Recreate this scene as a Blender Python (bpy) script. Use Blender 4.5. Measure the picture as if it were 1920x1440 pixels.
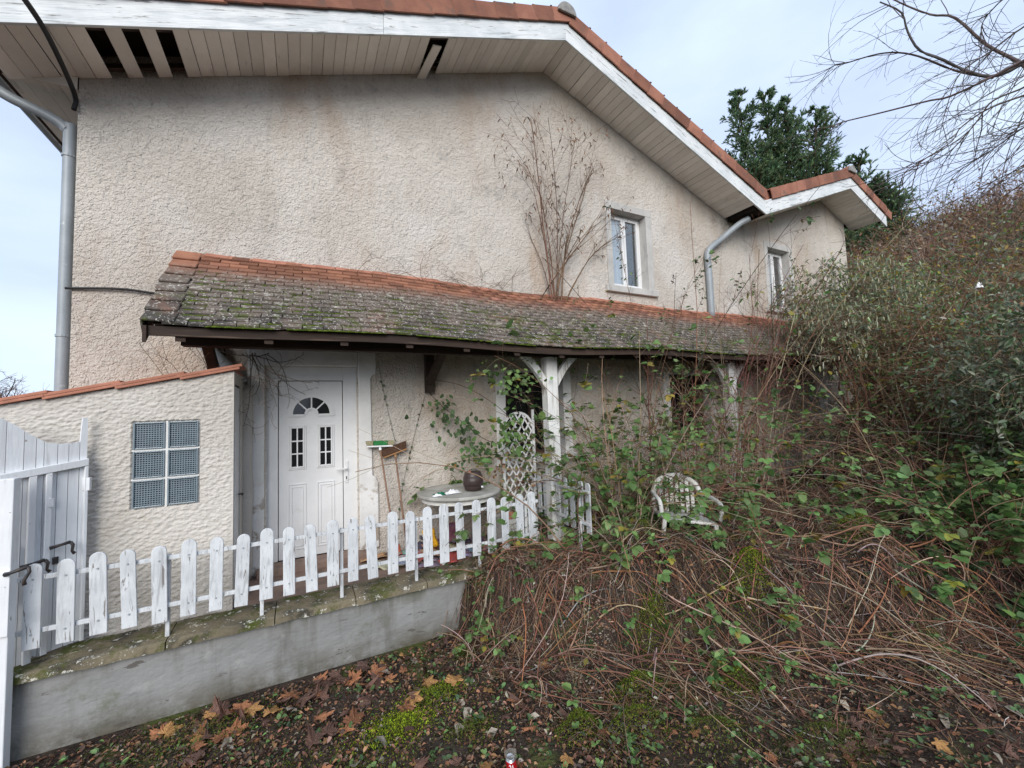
import bpy, math, random
import numpy as np
from mathutils import Vector, Matrix, noise as mnoise

for o in list(bpy.data.objects):
    bpy.data.objects.remove(o)
SC = bpy.context.scene
COL = SC.collection
random.seed(7)
RG = np.random.default_rng(11)

# ---------------------------------------------------------------- camera
YAW, PITCH, ROLL, FPX = math.radians(27.2534), math.radians(3.6503), math.radians(-2.0316), 770.0
EYE = 1.66
cam = bpy.data.cameras.new('camera')
cam.sensor_fit = 'HORIZONTAL'; cam.sensor_width = 36.0; cam.lens = FPX/1920*36.0
cam.clip_start = 0.05; cam.clip_end = 2000
co = bpy.data.objects.new('camera', cam); COL.objects.link(co)
fw = Vector((math.sin(YAW)*math.cos(PITCH), math.cos(YAW)*math.cos(PITCH), math.sin(PITCH)))
rt = Vector((math.cos(YAW), -math.sin(YAW), 0)); up = rt.cross(fw)
r2 = rt*math.cos(ROLL)+up*math.sin(ROLL); u2 = -rt*math.sin(ROLL)+up*math.cos(ROLL)
mw = Matrix((( r2.x, u2.x, -fw.x, 0), (r2.y, u2.y, -fw.y, 0), (r2.z, u2.z, -fw.z, EYE), (0, 0, 0, 1)))
co.matrix_world = mw
SC.camera = co

# ---------------------------------------------------------------- sky and sun
SUN_EL, SUN_AZ = math.radians(29), math.radians(208)      # azimuth clockwise from +Y
W = bpy.data.worlds.new('World'); SC.world = W; W.use_nodes = True
wn, wl = W.node_tree.nodes, W.node_tree.links
bg = wn['Background']; bg.inputs['Strength'].default_value = 0.064
sky = wn.new('ShaderNodeTexSky'); sky.sky_type = 'NISHITA'; sky.sun_disc = False
sky.sun_elevation = SUN_EL; sky.sun_rotation = SUN_AZ; sky.dust_density = 2.0
tc = wn.new('ShaderNodeTexCoord'); mp = wn.new('ShaderNodeMapping')
mp.inputs['Scale'].default_value = (1.0, 1.0, 2.6); mp.inputs['Location'].default_value = (3.1, 1.2, 0.4)
wl.new(tc.outputs['Generated'], mp.inputs['Vector'])
nz = wn.new('ShaderNodeTexNoise'); nz.inputs['Scale'].default_value = 1.7; nz.inputs['Detail'].default_value = 5; nz.inputs['Roughness'].default_value = 0.5
wl.new(mp.outputs[0], nz.inputs['Vector'])
cr = wn.new('ShaderNodeValToRGB'); cr.color_ramp.elements[0].position = 0.36; cr.color_ramp.elements[1].position = 0.64
cr.color_ramp.elements[0].color = (5.4/10, 6.5/10, 9.0/10, 1); cr.color_ramp.elements[1].color = (7.2/10, 8.5/10, 10/10, 1)
wl.new(nz.outputs['Fac'], cr.inputs['Fac'])
sc10 = wn.new('ShaderNodeVectorMath'); sc10.operation = 'SCALE'; sc10.inputs['Scale'].default_value = 10.0
wl.new(cr.outputs['Color'], sc10.inputs[0])
mx = wn.new('ShaderNodeMix'); mx.data_type = 'RGBA'; mx.inputs[0].default_value = 0.9
wl.new(sky.outputs[0], mx.inputs[6]); wl.new(sc10.outputs[0], mx.inputs[7]); wl.new(mx.outputs[2], bg.inputs['Color'])
sl = bpy.data.lights.new('sun', 'SUN'); sl.energy = 1.5; sl.angle = math.radians(40); sl.color = (1.0, 0.96, 0.9)
so = bpy.data.objects.new('sun', sl); COL.objects.link(so)
sd = Vector((math.sin(SUN_AZ)*math.cos(SUN_EL), math.cos(SUN_AZ)*math.cos(SUN_EL), math.sin(SUN_EL)))
so.rotation_euler = sd.to_track_quat('Z', 'Y').to_euler(); so.location = (0, 0, 30)
SC.view_settings.view_transform = 'Standard'; SC.view_settings.look = 'None'
SC.view_settings.exposure = 1.05; SC.view_settings.gamma = 1.0; SC.view_settings.use_curve_mapping = False

# ---------------------------------------------------------------- material helpers
MAT = {}
def surf(name, c1, c2=None, s=3.0, rough=0.85, layers=(), bump=(), rnd=0.0, attr=False, coords='P', spec=0.3,
         transl=0.0, stretch=(1, 1, 1), metal=0.0, detail=6):
    m = bpy.data.materials.new(name); m.use_nodes = True; MAT[name] = m
    nt = m.node_tree; N, L = nt.nodes, nt.links
    b = N['Principled BSDF']; b.inputs['Roughness'].default_value = rough
    b.inputs['Specular IOR Level'].default_value = spec; b.inputs['Metallic'].default_value = metal
    geo = N.new('ShaderNodeNewGeometry'); tcn = N.new('ShaderNodeTexCoord'); oi = N.new('ShaderNodeObjectInfo')
    if coords == 'P': vec = geo.outputs['Position']
    else:
        ad = N.new('ShaderNodeVectorMath'); ad.operation = 'MULTIPLY_ADD'
        cmb = N.new('ShaderNodeCombineXYZ')
        for k in range(3): L.new(oi.outputs['Random'], cmb.inputs[k])
        L.new(cmb.outputs[0], ad.inputs[0]); ad.inputs[1].default_value = (37.0, 19.0, 53.0)
        L.new(tcn.outputs['Object'], ad.inputs[2]); vec = ad.outputs[0]
    def nzz(scale, st=(1, 1, 1), det=detail, ro=0.6, dist=0.0):
        mp = N.new('ShaderNodeMapping'); mp.inputs['Scale'].default_value = st; L.new(vec, mp.inputs['Vector'])
        n = N.new('ShaderNodeTexNoise'); n.inputs['Scale'].default_value = scale; n.inputs['Detail'].default_value = det
        n.inputs['Roughness'].default_value = ro; n.inputs['Distortion'].default_value = dist
        L.new(mp.outputs[0], n.inputs['Vector']); return n.outputs['Fac']
    def ramp(f, lo, hi):
        r = N.new('ShaderNodeMapRange'); r.interpolation_type = 'SMOOTHSTEP'
        r.inputs['From Min'].default_value = lo; r.inputs['From Max'].default_value = hi; L.new(f, r.inputs['Value']); return r.outputs[0]
    def mul(a, c):
        r = N.new('ShaderNodeMath'); r.operation = 'MULTIPLY'
        L.new(a, r.inputs[0])
        if isinstance(c, float): r.inputs[1].default_value = c
        else: L.new(c, r.inputs[1])
        return r.outputs[0]
    def mix(f, a, c, mode='MIX'):
        r = N.new('ShaderNodeMix'); r.data_type = 'RGBA'; r.blend_type = mode
        if isinstance(f, float): r.inputs[0].default_value = f
        else: L.new(f, r.inputs[0])
        for v, i in ((a, 6), (c, 7)):
            if isinstance(v, tuple): r.inputs[i].default_value = (*v, 1)
            else: L.new(v, r.inputs[i])
        return r.outputs[2]
    if c2 is None: c2 = tuple(x*0.8 for x in c1)
    col = mix(ramp(nzz(s, stretch), 0.35, 0.65), c1, c2)
    if attr:
        a = N.new('ShaderNodeAttribute'); a.attribute_name = 'col'
        col = mix(1.0, col, a.outputs['Color'], 'MULTIPLY')
    if rnd:
        r = N.new('ShaderNodeMapRange'); r.inputs['To Min'].default_value = 1-rnd; r.inputs['To Max'].default_value = 1+rnd*0.6
        L.new(oi.outputs['Random'], r.inputs['Value'])
        hv = N.new('ShaderNodeHueSaturation'); L.new(r.outputs[0], hv.inputs['Value']); L.new(col, hv.inputs['Color']); col = hv.outputs[0]
    for ly in layers:
        f = ramp(nzz(ly['s'], ly.get('st', (1, 1, 1)), ly.get('det', detail), ly.get('ro', 0.6), ly.get('dist', 0.0)), ly['lo'], ly['hi'])
        if 'zr' in ly:
            sp = N.new('ShaderNodeSeparateXYZ'); L.new(geo.outputs['Position'], sp.inputs[0])
            f = mul(f, ramp(sp.outputs['Z'], *ly['zr'])) if ly['zr'][0] < ly['zr'][1] else mul(f, inv(N, L, ramp(sp.outputs['Z'], ly['zr'][1], ly['zr'][0])))
        if 'a' in ly: f = mul(f, float(ly['a']))
        col = mix(f, col, ly['c'])
    L.new(col, b.inputs['Base Color'])
    last = None
    for bp in bump:
        sc_, dist = bp[0], bp[1]; st = bp[2] if len(bp) > 2 else (1, 1, 1)
        bn = N.new('ShaderNodeBump'); bn.inputs['Distance'].default_value = dist; bn.inputs['Strength'].default_value = 1.0
        L.new(nzz(sc_, st, 3, 0.55), bn.inputs['Height'])
        if last: L.new(last, bn.inputs['Normal'])
        last = bn.outputs[0]
    if last: L.new(last, b.inputs['Normal'])
    if transl:
        t = N.new('ShaderNodeBsdfTranslucent'); L.new(col, t.inputs['Color'])
        ms = N.new('ShaderNodeMixShader'); ms.inputs[0].default_value = transl
        L.new(b.outputs[0], ms.inputs[1]); L.new(t.outputs[0], ms.inputs[2]); L.new(ms.outputs[0], N['Material Output'].inputs['Surface'])
    return m
def inv(N, L, f):
    r = N.new('ShaderNodeMath'); r.operation = 'SUBTRACT'; r.inputs[0].default_value = 1.0; L.new(f, r.inputs[1]); return r.outputs[0]

surf('stucco', (0.65, 0.60, 0.54), (0.54, 0.485, 0.425), s=0.7, rough=0.95, spec=0.1,
     layers=[dict(c=(0.46, 0.33, 0.235), s=0.6, lo=0.50, hi=0.72, st=(1.2, 1, 0.4), a=0.75, det=8, ro=0.7),
             dict(c=(0.30, 0.28, 0.255), s=2.2, lo=0.53, hi=0.70, a=0.6, det=10, ro=0.8),
             dict(c=(0.25, 0.23, 0.21), s=5.0, lo=0.60, hi=0.70, a=0.45, det=8, ro=0.75, st=(1.6, 1, 0.5)),
             dict(c=(0.72, 0.68, 0.64), s=0.8, lo=0.50, hi=0.72, a=0.6),
             dict(c=(0.30, 0.26, 0.22), s=1.6, lo=0.58, hi=0.82, st=(2.2, 1, 0.25), a=0.55),
             dict(c=(0.20, 0.18, 0.16), s=62, lo=0.60, hi=0.74, a=0.7, det=3),  # fine dark specks: relief shadow of the render put into the colour
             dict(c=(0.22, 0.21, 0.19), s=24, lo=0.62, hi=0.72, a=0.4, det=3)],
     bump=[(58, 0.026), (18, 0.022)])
surf('stucco_coarse', (0.58, 0.545, 0.50), (0.50, 0.465, 0.42), s=1.2, rough=0.95, spec=0.1,
     layers=[dict(c=(0.40, 0.34, 0.25), s=1.3, lo=0.55, hi=0.8, a=0.5),
             dict(c=(0.22, 0.20, 0.17), s=30, lo=0.62, hi=0.76, a=0.6, st=(0.6, 1, 1.4))],
     bump=[(45, 0.006, (0.7, 1, 1.4))])
surf('white_paint', (0.80, 0.80, 0.80), (0.70, 0.70, 0.70), s=5, rough=0.6,
     layers=[dict(c=(0.45, 0.44, 0.42), s=3, lo=0.56, hi=0.75, st=(4, 4, 0.6), a=0.5),
             dict(c=(0.25, 0.23, 0.21), s=11, lo=0.66, hi=0.70, a=0.7)], bump=[(30, 0.002, (1, 1, 0.3))])
surf('picket_paint', (0.65, 0.67, 0.69), (0.54, 0.56, 0.58), s=6, rough=0.6, coords='O',
     layers=[dict(c=(0.36, 0.37, 0.38), s=5, lo=0.49, hi=0.70, st=(5, 5, 0.6), dist=1.4, a=0.8),
             dict(c=(0.16, 0.14, 0.12), s=9, lo=0.60, hi=0.66, st=(4, 4, 0.45), dist=1.6, a=0.85)], bump=[(22, 0.003, (3, 3, 0.35))])
surf('fascia_paint', (0.74, 0.76, 0.76), (0.62, 0.65, 0.66), s=3, rough=0.65, coords='O',
     layers=[dict(c=(0.40, 0.43, 0.45), s=4, lo=0.48, hi=0.70, st=(0.5, 4, 5), dist=0.6, a=0.75),
             dict(c=(0.17, 0.16, 0.14), s=6, lo=0.60, hi=0.66, st=(0.6, 4, 7), a=0.8)], bump=[(20, 0.004, (0.3, 3, 4))])
surf('post_paint', (0.76, 0.76, 0.75), (0.66, 0.66, 0.64), s=4, rough=0.7,
     layers=[dict(c=(0.34, 0.29, 0.24), s=5, lo=0.50, hi=0.64, st=(3, 3, 0.45), dist=0.8, a=0.85),
             dict(c=(0.13, 0.11, 0.09), s=9, lo=0.62, hi=0.68, st=(4, 4, 0.3), a=0.9)], bump=[(25, 0.004, (3, 3, 0.3))])
surf('soffit_board', (0.86, 0.825, 0.77), (0.79, 0.755, 0.70), s=2.5, rough=0.7, coords='O', rnd=0.13,
     layers=[dict(c=(0.26, 0.22, 0.18), s=6, lo=0.60, hi=0.80, st=(2, 0.6, 1), a=0.5),
             dict(c=(0.14, 0.12, 0.10), s=22, lo=0.70, hi=0.75, a=0.6)], bump=[(14, 0.002, (3, 0.4, 1))])
surf('dark_void', (0.02, 0.017, 0.014), (0.03, 0.022, 0.017), s=4, rough=0.95, spec=0.05)  # near-black, the shade of unlit hollows put into the colour
surf('roof_tile', (0.33, 0.15, 0.10), (0.26, 0.115, 0.08), s=4, rough=0.85, coords='O', rnd=0.35, spec=0.2,
     layers=[dict(c=(0.12, 0.09, 0.075), s=5, lo=0.52, hi=0.72, a=0.7), dict(c=(0.33, 0.30, 0.26), s=40, lo=0.66, hi=0.72, a=0.6)], bump=[(40, 0.003)])
TILE_LAYERS = [dict(c=(0.155, 0.125, 0.105), s=2.2, lo=0.18, hi=0.46, zr=(3.30, 3.0)),
               dict(c=(0.05, 0.047, 0.043), s=3.0, lo=0.38, hi=0.60, zr=(3.20, 2.45), a=0.9),
               dict(c=(0.46, 0.43, 0.38), s=9, lo=0.55, hi=0.63, zr=(3.28, 3.05), a=0.8, det=8, ro=0.8),
               dict(c=(0.62, 0.60, 0.54), s=48, lo=0.60, hi=0.66, zr=(3.3, 2.95), a=0.9, det=3),
               dict(c=(0.075, 0.095, 0.02), s=5, lo=0.52, hi=0.62, zr=(3.2, 2.75), a=0.8, det=8, ro=0.75)]
surf('porch_tile', (0.31, 0.145, 0.09), (0.24, 0.11, 0.072), s=5, rough=0.9, rnd=0.4, spec=0.15, layers=TILE_LAYERS, bump=[(60, 0.004), (18, 0.006)])
surf('porch_tile_far', (0.31, 0.145, 0.09), (0.24, 0.11, 0.072), s=5, rough=0.9, attr=True, spec=0.15, layers=TILE_LAYERS, bump=[(60, 0.004)])
surf('new_tile', (0.46, 0.20, 0.135), (0.37, 0.155, 0.10), s=7, rough=0.75, rnd=0.15, layers=[dict(c=(0.16, 0.10, 0.07), s=9, lo=0.60, hi=0.75, a=0.5)], bump=[(50, 0.002)])
surf('beam_wood', (0.055, 0.034, 0.025), (0.034, 0.023, 0.018), s=3, rough=0.8, stretch=(0.3, 4, 4),
     layers=[dict(c=(0.16, 0.11, 0.08), s=5, lo=0.58, hi=0.72, st=(0.3, 5, 5), a=0.6)], bump=[(15, 0.004, (0.2, 3, 3))])
surf('concrete', (0.27, 0.27, 0.265), (0.205, 0.205, 0.20), s=1.1, rough=0.9, spec=0.2,
     layers=[dict(c=(0.12, 0.118, 0.105), s=1.7, lo=0.48, hi=0.68, st=(2.2, 1, 0.3), a=0.85),
             dict(c=(0.10, 0.11, 0.06), s=2.6, lo=0.55, hi=0.7, a=0.6, det=9, ro=0.75),
             dict(c=(0.085, 0.075, 0.05), s=2.4, lo=0.30, hi=0.58, zr=(-0.30, -0.60), a=0.9, det=9, ro=0.75),
             dict(c=(0.07, 0.075, 0.035), s=1.1, lo=0.50, hi=0.62, zr=(-0.22, -0.08), a=0.6, st=(3, 1, 0.2)),
             dict(c=(0.10, 0.09, 0.08), s=8, lo=0.64, hi=0.67, st=(0.6, 1, 1.5), a=0.85),
             dict(c=(0.42, 0.42, 0.40), s=4, lo=0.60, hi=0.75, a=0.4)], bump=[(7, 0.016, (0.7, 1, 1.4)), (40, 0.003)])
surf('coping_stone', (0.22, 0.185, 0.125), (0.14, 0.12, 0.085), s=3, rough=0.95, rnd=0.2, spec=0.15,
     layers=[dict(c=(0.04, 0.038, 0.03), s=6, lo=0.50, hi=0.63, a=0.85), dict(c=(0.065, 0.08, 0.016), s=3.5, lo=0.48, hi=0.60, a=0.9, det=9, ro=0.75),
             dict(c=(0.62, 0.60, 0.53), s=12, lo=0.56, hi=0.61, a=0.85, det=8, ro=0.8)], bump=[(30, 0.008), (9, 0.012)])
surf('floor_tile', (0.28, 0.19, 0.15), (0.22, 0.15, 0.12), s=4, rough=0.7, rnd=0.2, layers=[dict(c=(0.10, 0.08, 0.06), s=5, lo=0.5, hi=0.7, a=0.7)], bump=[(30, 0.002)])
surf('plaster_white', (0.74, 0.73, 0.71), (0.64, 0.63, 0.61), s=3, rough=0.85,
     layers=[dict(c=(0.32, 0.26, 0.20), s=5, lo=0.52, hi=0.60, zr=(1.1, 0.55), a=0.9), dict(c=(0.25, 0.24, 0.22), s=30, lo=0.68, hi=0.72, a=0.7)], bump=[(25, 0.003)])
surf('cement', (0.52, 0.505, 0.48), (0.44, 0.43, 0.41), s=4, rough=0.9, layers=[dict(c=(0.2, 0.19, 0.17), s=5, lo=0.55, hi=0.75, st=(2, 2, 0.5), a=0.6)], bump=[(40, 0.003)])
surf('pvc_white', (0.76, 0.76, 0.76), (0.70, 0.70, 0.70), s=3, rough=0.35, spec=0.5, layers=[dict(c=(0.5, 0.48, 0.45), s=4, lo=0.60, hi=0.8, a=0.4)])
surf('gate_paint', (0.76, 0.775, 0.79), (0.69, 0.70, 0.72), s=3, rough=0.6, rnd=0.08,
     layers=[dict(c=(0.36, 0.36, 0.36), s=5, lo=0.57, hi=0.75, st=(4, 4, 0.4), a=0.6), dict(c=(0.2, 0.17, 0.14), s=14, lo=0.69, hi=0.72, a=0.8)], bump=[(20, 0.002, (3, 3, 0.3))])
surf('zinc', (0.33, 0.36, 0.385), (0.27, 0.30, 0.32), s=3, rough=0.5, metal=0.1, spec=0.5, layers=[dict(c=(0.6, 0.62, 0.62), s=12, lo=0.62, hi=0.72, a=0.6)], bump=[(20, 0.001)])
surf('black_rubber', (0.02, 0.02, 0.022), (0.03, 0.03, 0.03), rough=0.6, bump=[(60, 0.001)])
surf('iron', (0.05, 0.05, 0.055), (0.09, 0.07, 0.06), s=20, rough=0.5, metal=0.5, bump=[(80, 0.001)])
surf('bark', (1, 1, 1), (0.7, 0.7, 0.7), s=14, rough=0.9, attr=True, spec=0.15, bump=[(60, 0.003)])
surf('leaf', (1, 1, 1), (0.75, 0.78, 0.7), s=11, rough=0.55, attr=True, spec=0.35, transl=0.3)
surf('dead_leaf', (1, 1, 1), (0.68, 0.62, 0.58), s=18, rough=0.75, attr=True, spec=0.25, transl=0.12)
surf('leaf_oak', (0.36, 0.155, 0.07), (0.23, 0.095, 0.05), s=9, rough=0.65, rnd=0.55, spec=0.35, coords='O', transl=0.1, layers=[dict(c=(0.36, 0.22, 0.11), s=5, lo=0.58, hi=0.7, a=0.7), dict(c=(0.06, 0.03, 0.02), s=14, lo=0.64, hi=0.72, a=0.8)], bump=[(25, 0.006)])
surf('leaf_brown', (0.17, 0.085, 0.06), (0.10, 0.055, 0.042), s=9, rough=0.6, rnd=0.5, spec=0.4, coords='O', layers=[dict(c=(0.26, 0.15, 0.11), s=6, lo=0.56, hi=0.7, a=0.7)], bump=[(25, 0.006)])
surf('leaf_ochre', (0.46, 0.26, 0.09), (0.34, 0.17, 0.07), s=9, rough=0.65, rnd=0.4, coords='O', transl=0.1, layers=[dict(c=(0.16, 0.07, 0.04), s=8, lo=0.56, hi=0.68, a=0.8)], bump=[(25, 0.006)])
surf('leaf_pale', (0.36, 0.33, 0.27), (0.24, 0.19, 0.14), s=9, rough=0.7, rnd=0.4, coords='O', bump=[(25, 0.004)])
surf('leaf_green', (0.15, 0.25, 0.075), (0.11, 0.20, 0.06), s=8, rough=0.45, rnd=0.5, coords='O', spec=0.4, transl=0.25, layers=[dict(c=(0.28, 0.26, 0.05), s=7, lo=0.62, hi=0.72, a=0.8)], bump=[(30, 0.004)])
surf('ground', (0.055, 0.040, 0.031), (0.028, 0.021, 0.017), s=5, rough=0.95, spec=0.15,
     layers=[dict(c=(0.075, 0.095, 0.02), s=1.6, lo=0.54, hi=0.66, a=0.75), dict(c=(0.14, 0.10, 0.07), s=28, lo=0.58, hi=0.70, a=0.8),
             dict(c=(0.30, 0.26, 0.2), s=60, lo=0.66, hi=0.71, a=0.8)], bump=[(40, 0.02), (12, 0.03)])
surf('hill', (0.11, 0.085, 0.05), (0.075, 0.07, 0.035), s=0.6, rough=1.0, spec=0.05, layers=[dict(c=(0.13, 0.13, 0.05), s=0.25, lo=0.5, hi=0.7, a=0.7)], bump=[(3, 0.1)])
surf('stone', (1, 1, 1), (0.75, 0.72, 0.68), s=30, rough=0.9, attr=True)
surf('plastic_white', (0.74, 0.73, 0.69), (0.62, 0.61, 0.57), s=4, rough=0.5, layers=[dict(c=(0.25, 0.24, 0.2), s=5, lo=0.55, hi=0.72, a=0.6)], bump=[(30, 0.001)])
surf('table_top', (0.44, 0.43, 0.39), (0.30, 0.29, 0.26), s=5, rough=0.6, layers=[dict(c=(0.16, 0.15, 0.12), s=4, lo=0.5, hi=0.68, a=0.7, det=9, ro=0.75)])
surf('barrel_plastic', (0.060, 0.038, 0.034), (0.045, 0.03, 0.027), rough=0.4, spec=0.4, bump=[(12, 0.002, (5, 5, 0.4))])
surf('broom_wood', (0.26, 0.15, 0.10), (0.19, 0.11, 0.075), s=6, rough=0.6, stretch=(5, 5, 0.4))
surf('broom_block', (0.36, 0.19, 0.085), (0.30, 0.15, 0.07), s=6, rough=0.6)
surf('bristle_brown', (0.10, 0.05, 0.03), (0.06, 0.032, 0.02), s=40, rough=0.9, bump=[(90, 0.006, (1, 1, 0.15))])
surf('bristle_green', (0.03, 0.21, 0.06), (0.02, 0.15, 0.045), s=40, rough=0.8, bump=[(90, 0.006, (1, 1, 0.15))])
surf('bristle_pale', (0.34, 0.31, 0.19), (0.27, 0.24, 0.15), s=40, rough=0.9, bump=[(90, 0.006, (1, 1, 0.15))])
surf('paper', (0.62, 0.58, 0.53), (0.45, 0.42, 0.40), s=25, rough=0.7, attr=True, layers=[dict(c=(0.1, 0.12, 0.2), s=30, lo=0.58, hi=0.62, a=0.6), dict(c=(0.55, 0.15, 0.1), s=14, lo=0.64, hi=0.67, a=0.7)])
surf('can_red', (0.52, 0.015, 0.02), (0.42, 0.012, 0.018), rough=0.3, spec=0.5, metal=0.3, bump=[(25, 0.004)])
surf('can_metal', (0.7, 0.7, 0.7), (0.6, 0.6, 0.6), rough=0.3, metal=0.8)
surf('white_print', (0.82, 0.82, 0.82), (0.78, 0.78, 0.78), rough=0.4)
surf('green_cloth', (0.01, 0.16, 0.085), (0.01, 0.11, 0.06), s=9, rough=0.7)
surf('curtain', (0.82, 0.83, 0.85), (0.66, 0.67, 0.70), s=9, rough=0.9, stretch=(6, 6, 0.3))
surf('moss', (1, 1, 1), (0.6, 0.65, 0.5), s=30, rough=0.95, attr=True, transl=0.15, spec=0.1)
surf('tile_cement', (0.34, 0.33, 0.31), (0.22, 0.21, 0.2), s=9, rough=0.9, bump=[(25, 0.008)])
def glass(name, col, rough=0.05):
    m = bpy.data.materials.new(name); m.use_nodes = True; MAT[name] = m
    b = m.node_tree.nodes['Principled BSDF']; N, L = m.node_tree.nodes, m.node_tree.links
    n = N.new('ShaderNodeTexNoise'); n.inputs['Scale'].default_value = 3
    r = N.new('ShaderNodeMix'); r.data_type = 'RGBA'; r.inputs[6].default_value = (*col, 1); r.inputs[7].default_value = (*[c*0.6 for c in col], 1)
    L.new(n.outputs['Fac'], r.inputs[0]); L.new(r.outputs[2], b.inputs['Base Color'])
    b.inputs['Roughness'].default_value = rough; b.inputs['Specular IOR Level'].default_value = 0.6
    return m
glass('pane_dark', (0.012, 0.014, 0.016), 0.06)
glass('block_glass', (0.24, 0.30, 0.34), 0.10)
glass('block_core', (0.045, 0.055, 0.07), 0.25)
def clear_glass(name):
    m = bpy.data.materials.new(name); m.use_nodes = True; MAT[name] = m
    N, L = m.node_tree.nodes, m.node_tree.links
    g = N.new('ShaderNodeBsdfGlossy'); g.inputs['Roughness'].default_value = 0.03
    t = N.new('ShaderNodeBsdfTransparent'); t.inputs['Color'].default_value = (0.85, 0.88, 0.9, 1)
    lw = N.new('ShaderNodeLayerWeight'); f = N.new('ShaderNodeMapRange'); L.new(lw.outputs['Facing'], f.inputs['Value']); f.inputs['To Min'].default_value = 0.06; f.inputs['To Max'].default_value = 0.42
    s = N.new('ShaderNodeMixShader'); L.new(f.outputs[0], s.inputs[0]); L.new(t.outputs[0], s.inputs[1]); L.new(g.outputs[0], s.inputs[2])
    L.new(s.outputs[0], N['Material Output'].inputs['Surface'])
clear_glass('pane_clear')

# ---------------------------------------------------------------- object helpers
def link(name, data, parent=None):
    o = bpy.data.objects.new(name, data); COL.objects.link(o)
    if parent is not None:
        o.parent = parent
        if parent.name in BASE: o.matrix_parent_inverse = Matrix.Translation(-BASE[parent.name])
    return o
BASE = {}
def tag(o, label=None, cat=None, group=None, kind=None):
    if label: o['label'] = label
    if cat: o['category'] = cat
    if group: o['group'] = group
    if kind: o['kind'] = kind
    return o
def thing(name, label, cat, loc=(0, 0, 0), group=None):
    o = link(name, None); o.location = loc; o.empty_display_size = 0.2; BASE[o.name] = Vector(loc)
    return tag(o, label, cat, group)
class MB:
    """collects boxes, prisms, tubes and lathes; build() links them as one mesh object"""
    def __init__(s): s.v = []; s.f = []
    def add(s, v, f):
        n = len(s.v); s.v += [tuple(p) for p in v]; s.f += [tuple(i+n for i in q) for q in f]; return s
    def box(s, x0, x1, y0, y1, z0, z1, M=None):
        v = [Vector((x, y, z)) for z in (z0, z1) for y in (y0, y1) for x in (x0, x1)]
        if M is not None: v = [M @ p for p in v]
        return s.add(v, [(0, 2, 3, 1), (4, 5, 7, 6), (0, 1, 5, 4), (2, 6, 7, 3), (0, 4, 6, 2), (1, 3, 7, 5)])
    def prism(s, poly, d, M=None):
        """poly: list of (x,z) counter-clockwise seen from -Y; extruded along Y from d[0] to d[1]"""
        n = len(poly); v = [Vector((x, d[0], z)) for x, z in poly]+[Vector((x, d[1], z)) for x, z in poly]
        if M is not None: v = [M @ p for p in v]
        f = [tuple(range(n)), tuple(range(2*n-1, n-1, -1))]+[(i, i+n, (i+1) % n+n, (i+1) % n) for i in range(n)]
        return s.add(v, f)
    def tube(s, pts, r, k=10, cap=True):
        pts = [Vector(p) for p in pts]; n = len(pts); rs = r if isinstance(r, (list, tuple)) else [r]*n
        ref = None; v = []
        for i, p in enumerate(pts):
            d = (pts[min(i+1, n-1)]-pts[max(i-1, 0)]).normalized()
            if ref is None: ref = d.orthogonal().normalized()
            ref = (ref-d*ref.dot(d)).normalized(); b = d.cross(ref)
            v += [p+(ref*math.cos(2*math.pi*j/k)+b*math.sin(2*math.pi*j/k))*rs[i] for j in range(k)]
        f = [(i*k+j, i*k+(j+1) % k, (i+1)*k+(j+1) % k, (i+1)*k+j) for i in range(n-1) for j in range(k)]
        if cap: f += [tuple(range(k-1, -1, -1)), tuple((n-1)*k+j for j in range(k))]
        return s.add(v, f)
    def lathe(s, prof, k=24, c=(0, 0, 0)):
        v = [(c[0]+r*math.cos(2*math.pi*j/k), c[1]+r*math.sin(2*math.pi*j/k), c[2]+z) for r, z in prof for j in range(k)]
        n = len(prof)
        f = [(i*k+j, i*k+(j+1) % k, (i+1)*k+(j+1) % k, (i+1)*k+j) for i in range(n-1) for j in range(k)]
        f += [tuple(range(k-1, -1, -1)), tuple((n-1)*k+j for j in range(k))]
        return s.add(v, f)
    def mesh(s, name, mat):
        me = bpy.data.meshes.new(name); me.from_pydata([tuple(p) for p in s.v], [], s.f); me.materials.append(MAT[mat]); me.update(); return me
    def build(s, name, mat, parent=None, smooth=False, bevel=0.0, label=None):
        me = s.mesh(name, mat)
        if smooth: me.polygons.foreach_set('use_smooth', [True]*len(me.polygons))
        o = link(name, me, parent)
        if bevel:
            b = o.modifiers.new('bevel', 'BEVEL'); b.width = bevel; b.segments = 2; b.limit_method = 'ANGLE'
        if label: o['label'] = label
        return o
def bez(p, n=24):
    """Catmull-Rom through the points"""
    P = [Vector(q) for q in p]; P = [P[0]*2-P[1]]+P+[P[-1]*2-P[-2]]; out = []
    m = len(P)-3
    for i in range(m):
        for k in range(max(2, n//m)):
            t = k/max(2, n//m); a, b, c, d = P[i:i+4]
            out.append(0.5*((2*b)+(c-a)*t+(2*a-5*b+4*c-d)*t*t+(-a+3*b-3*c+d)*t**3))
    out.append(P[-2]); return out

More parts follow.
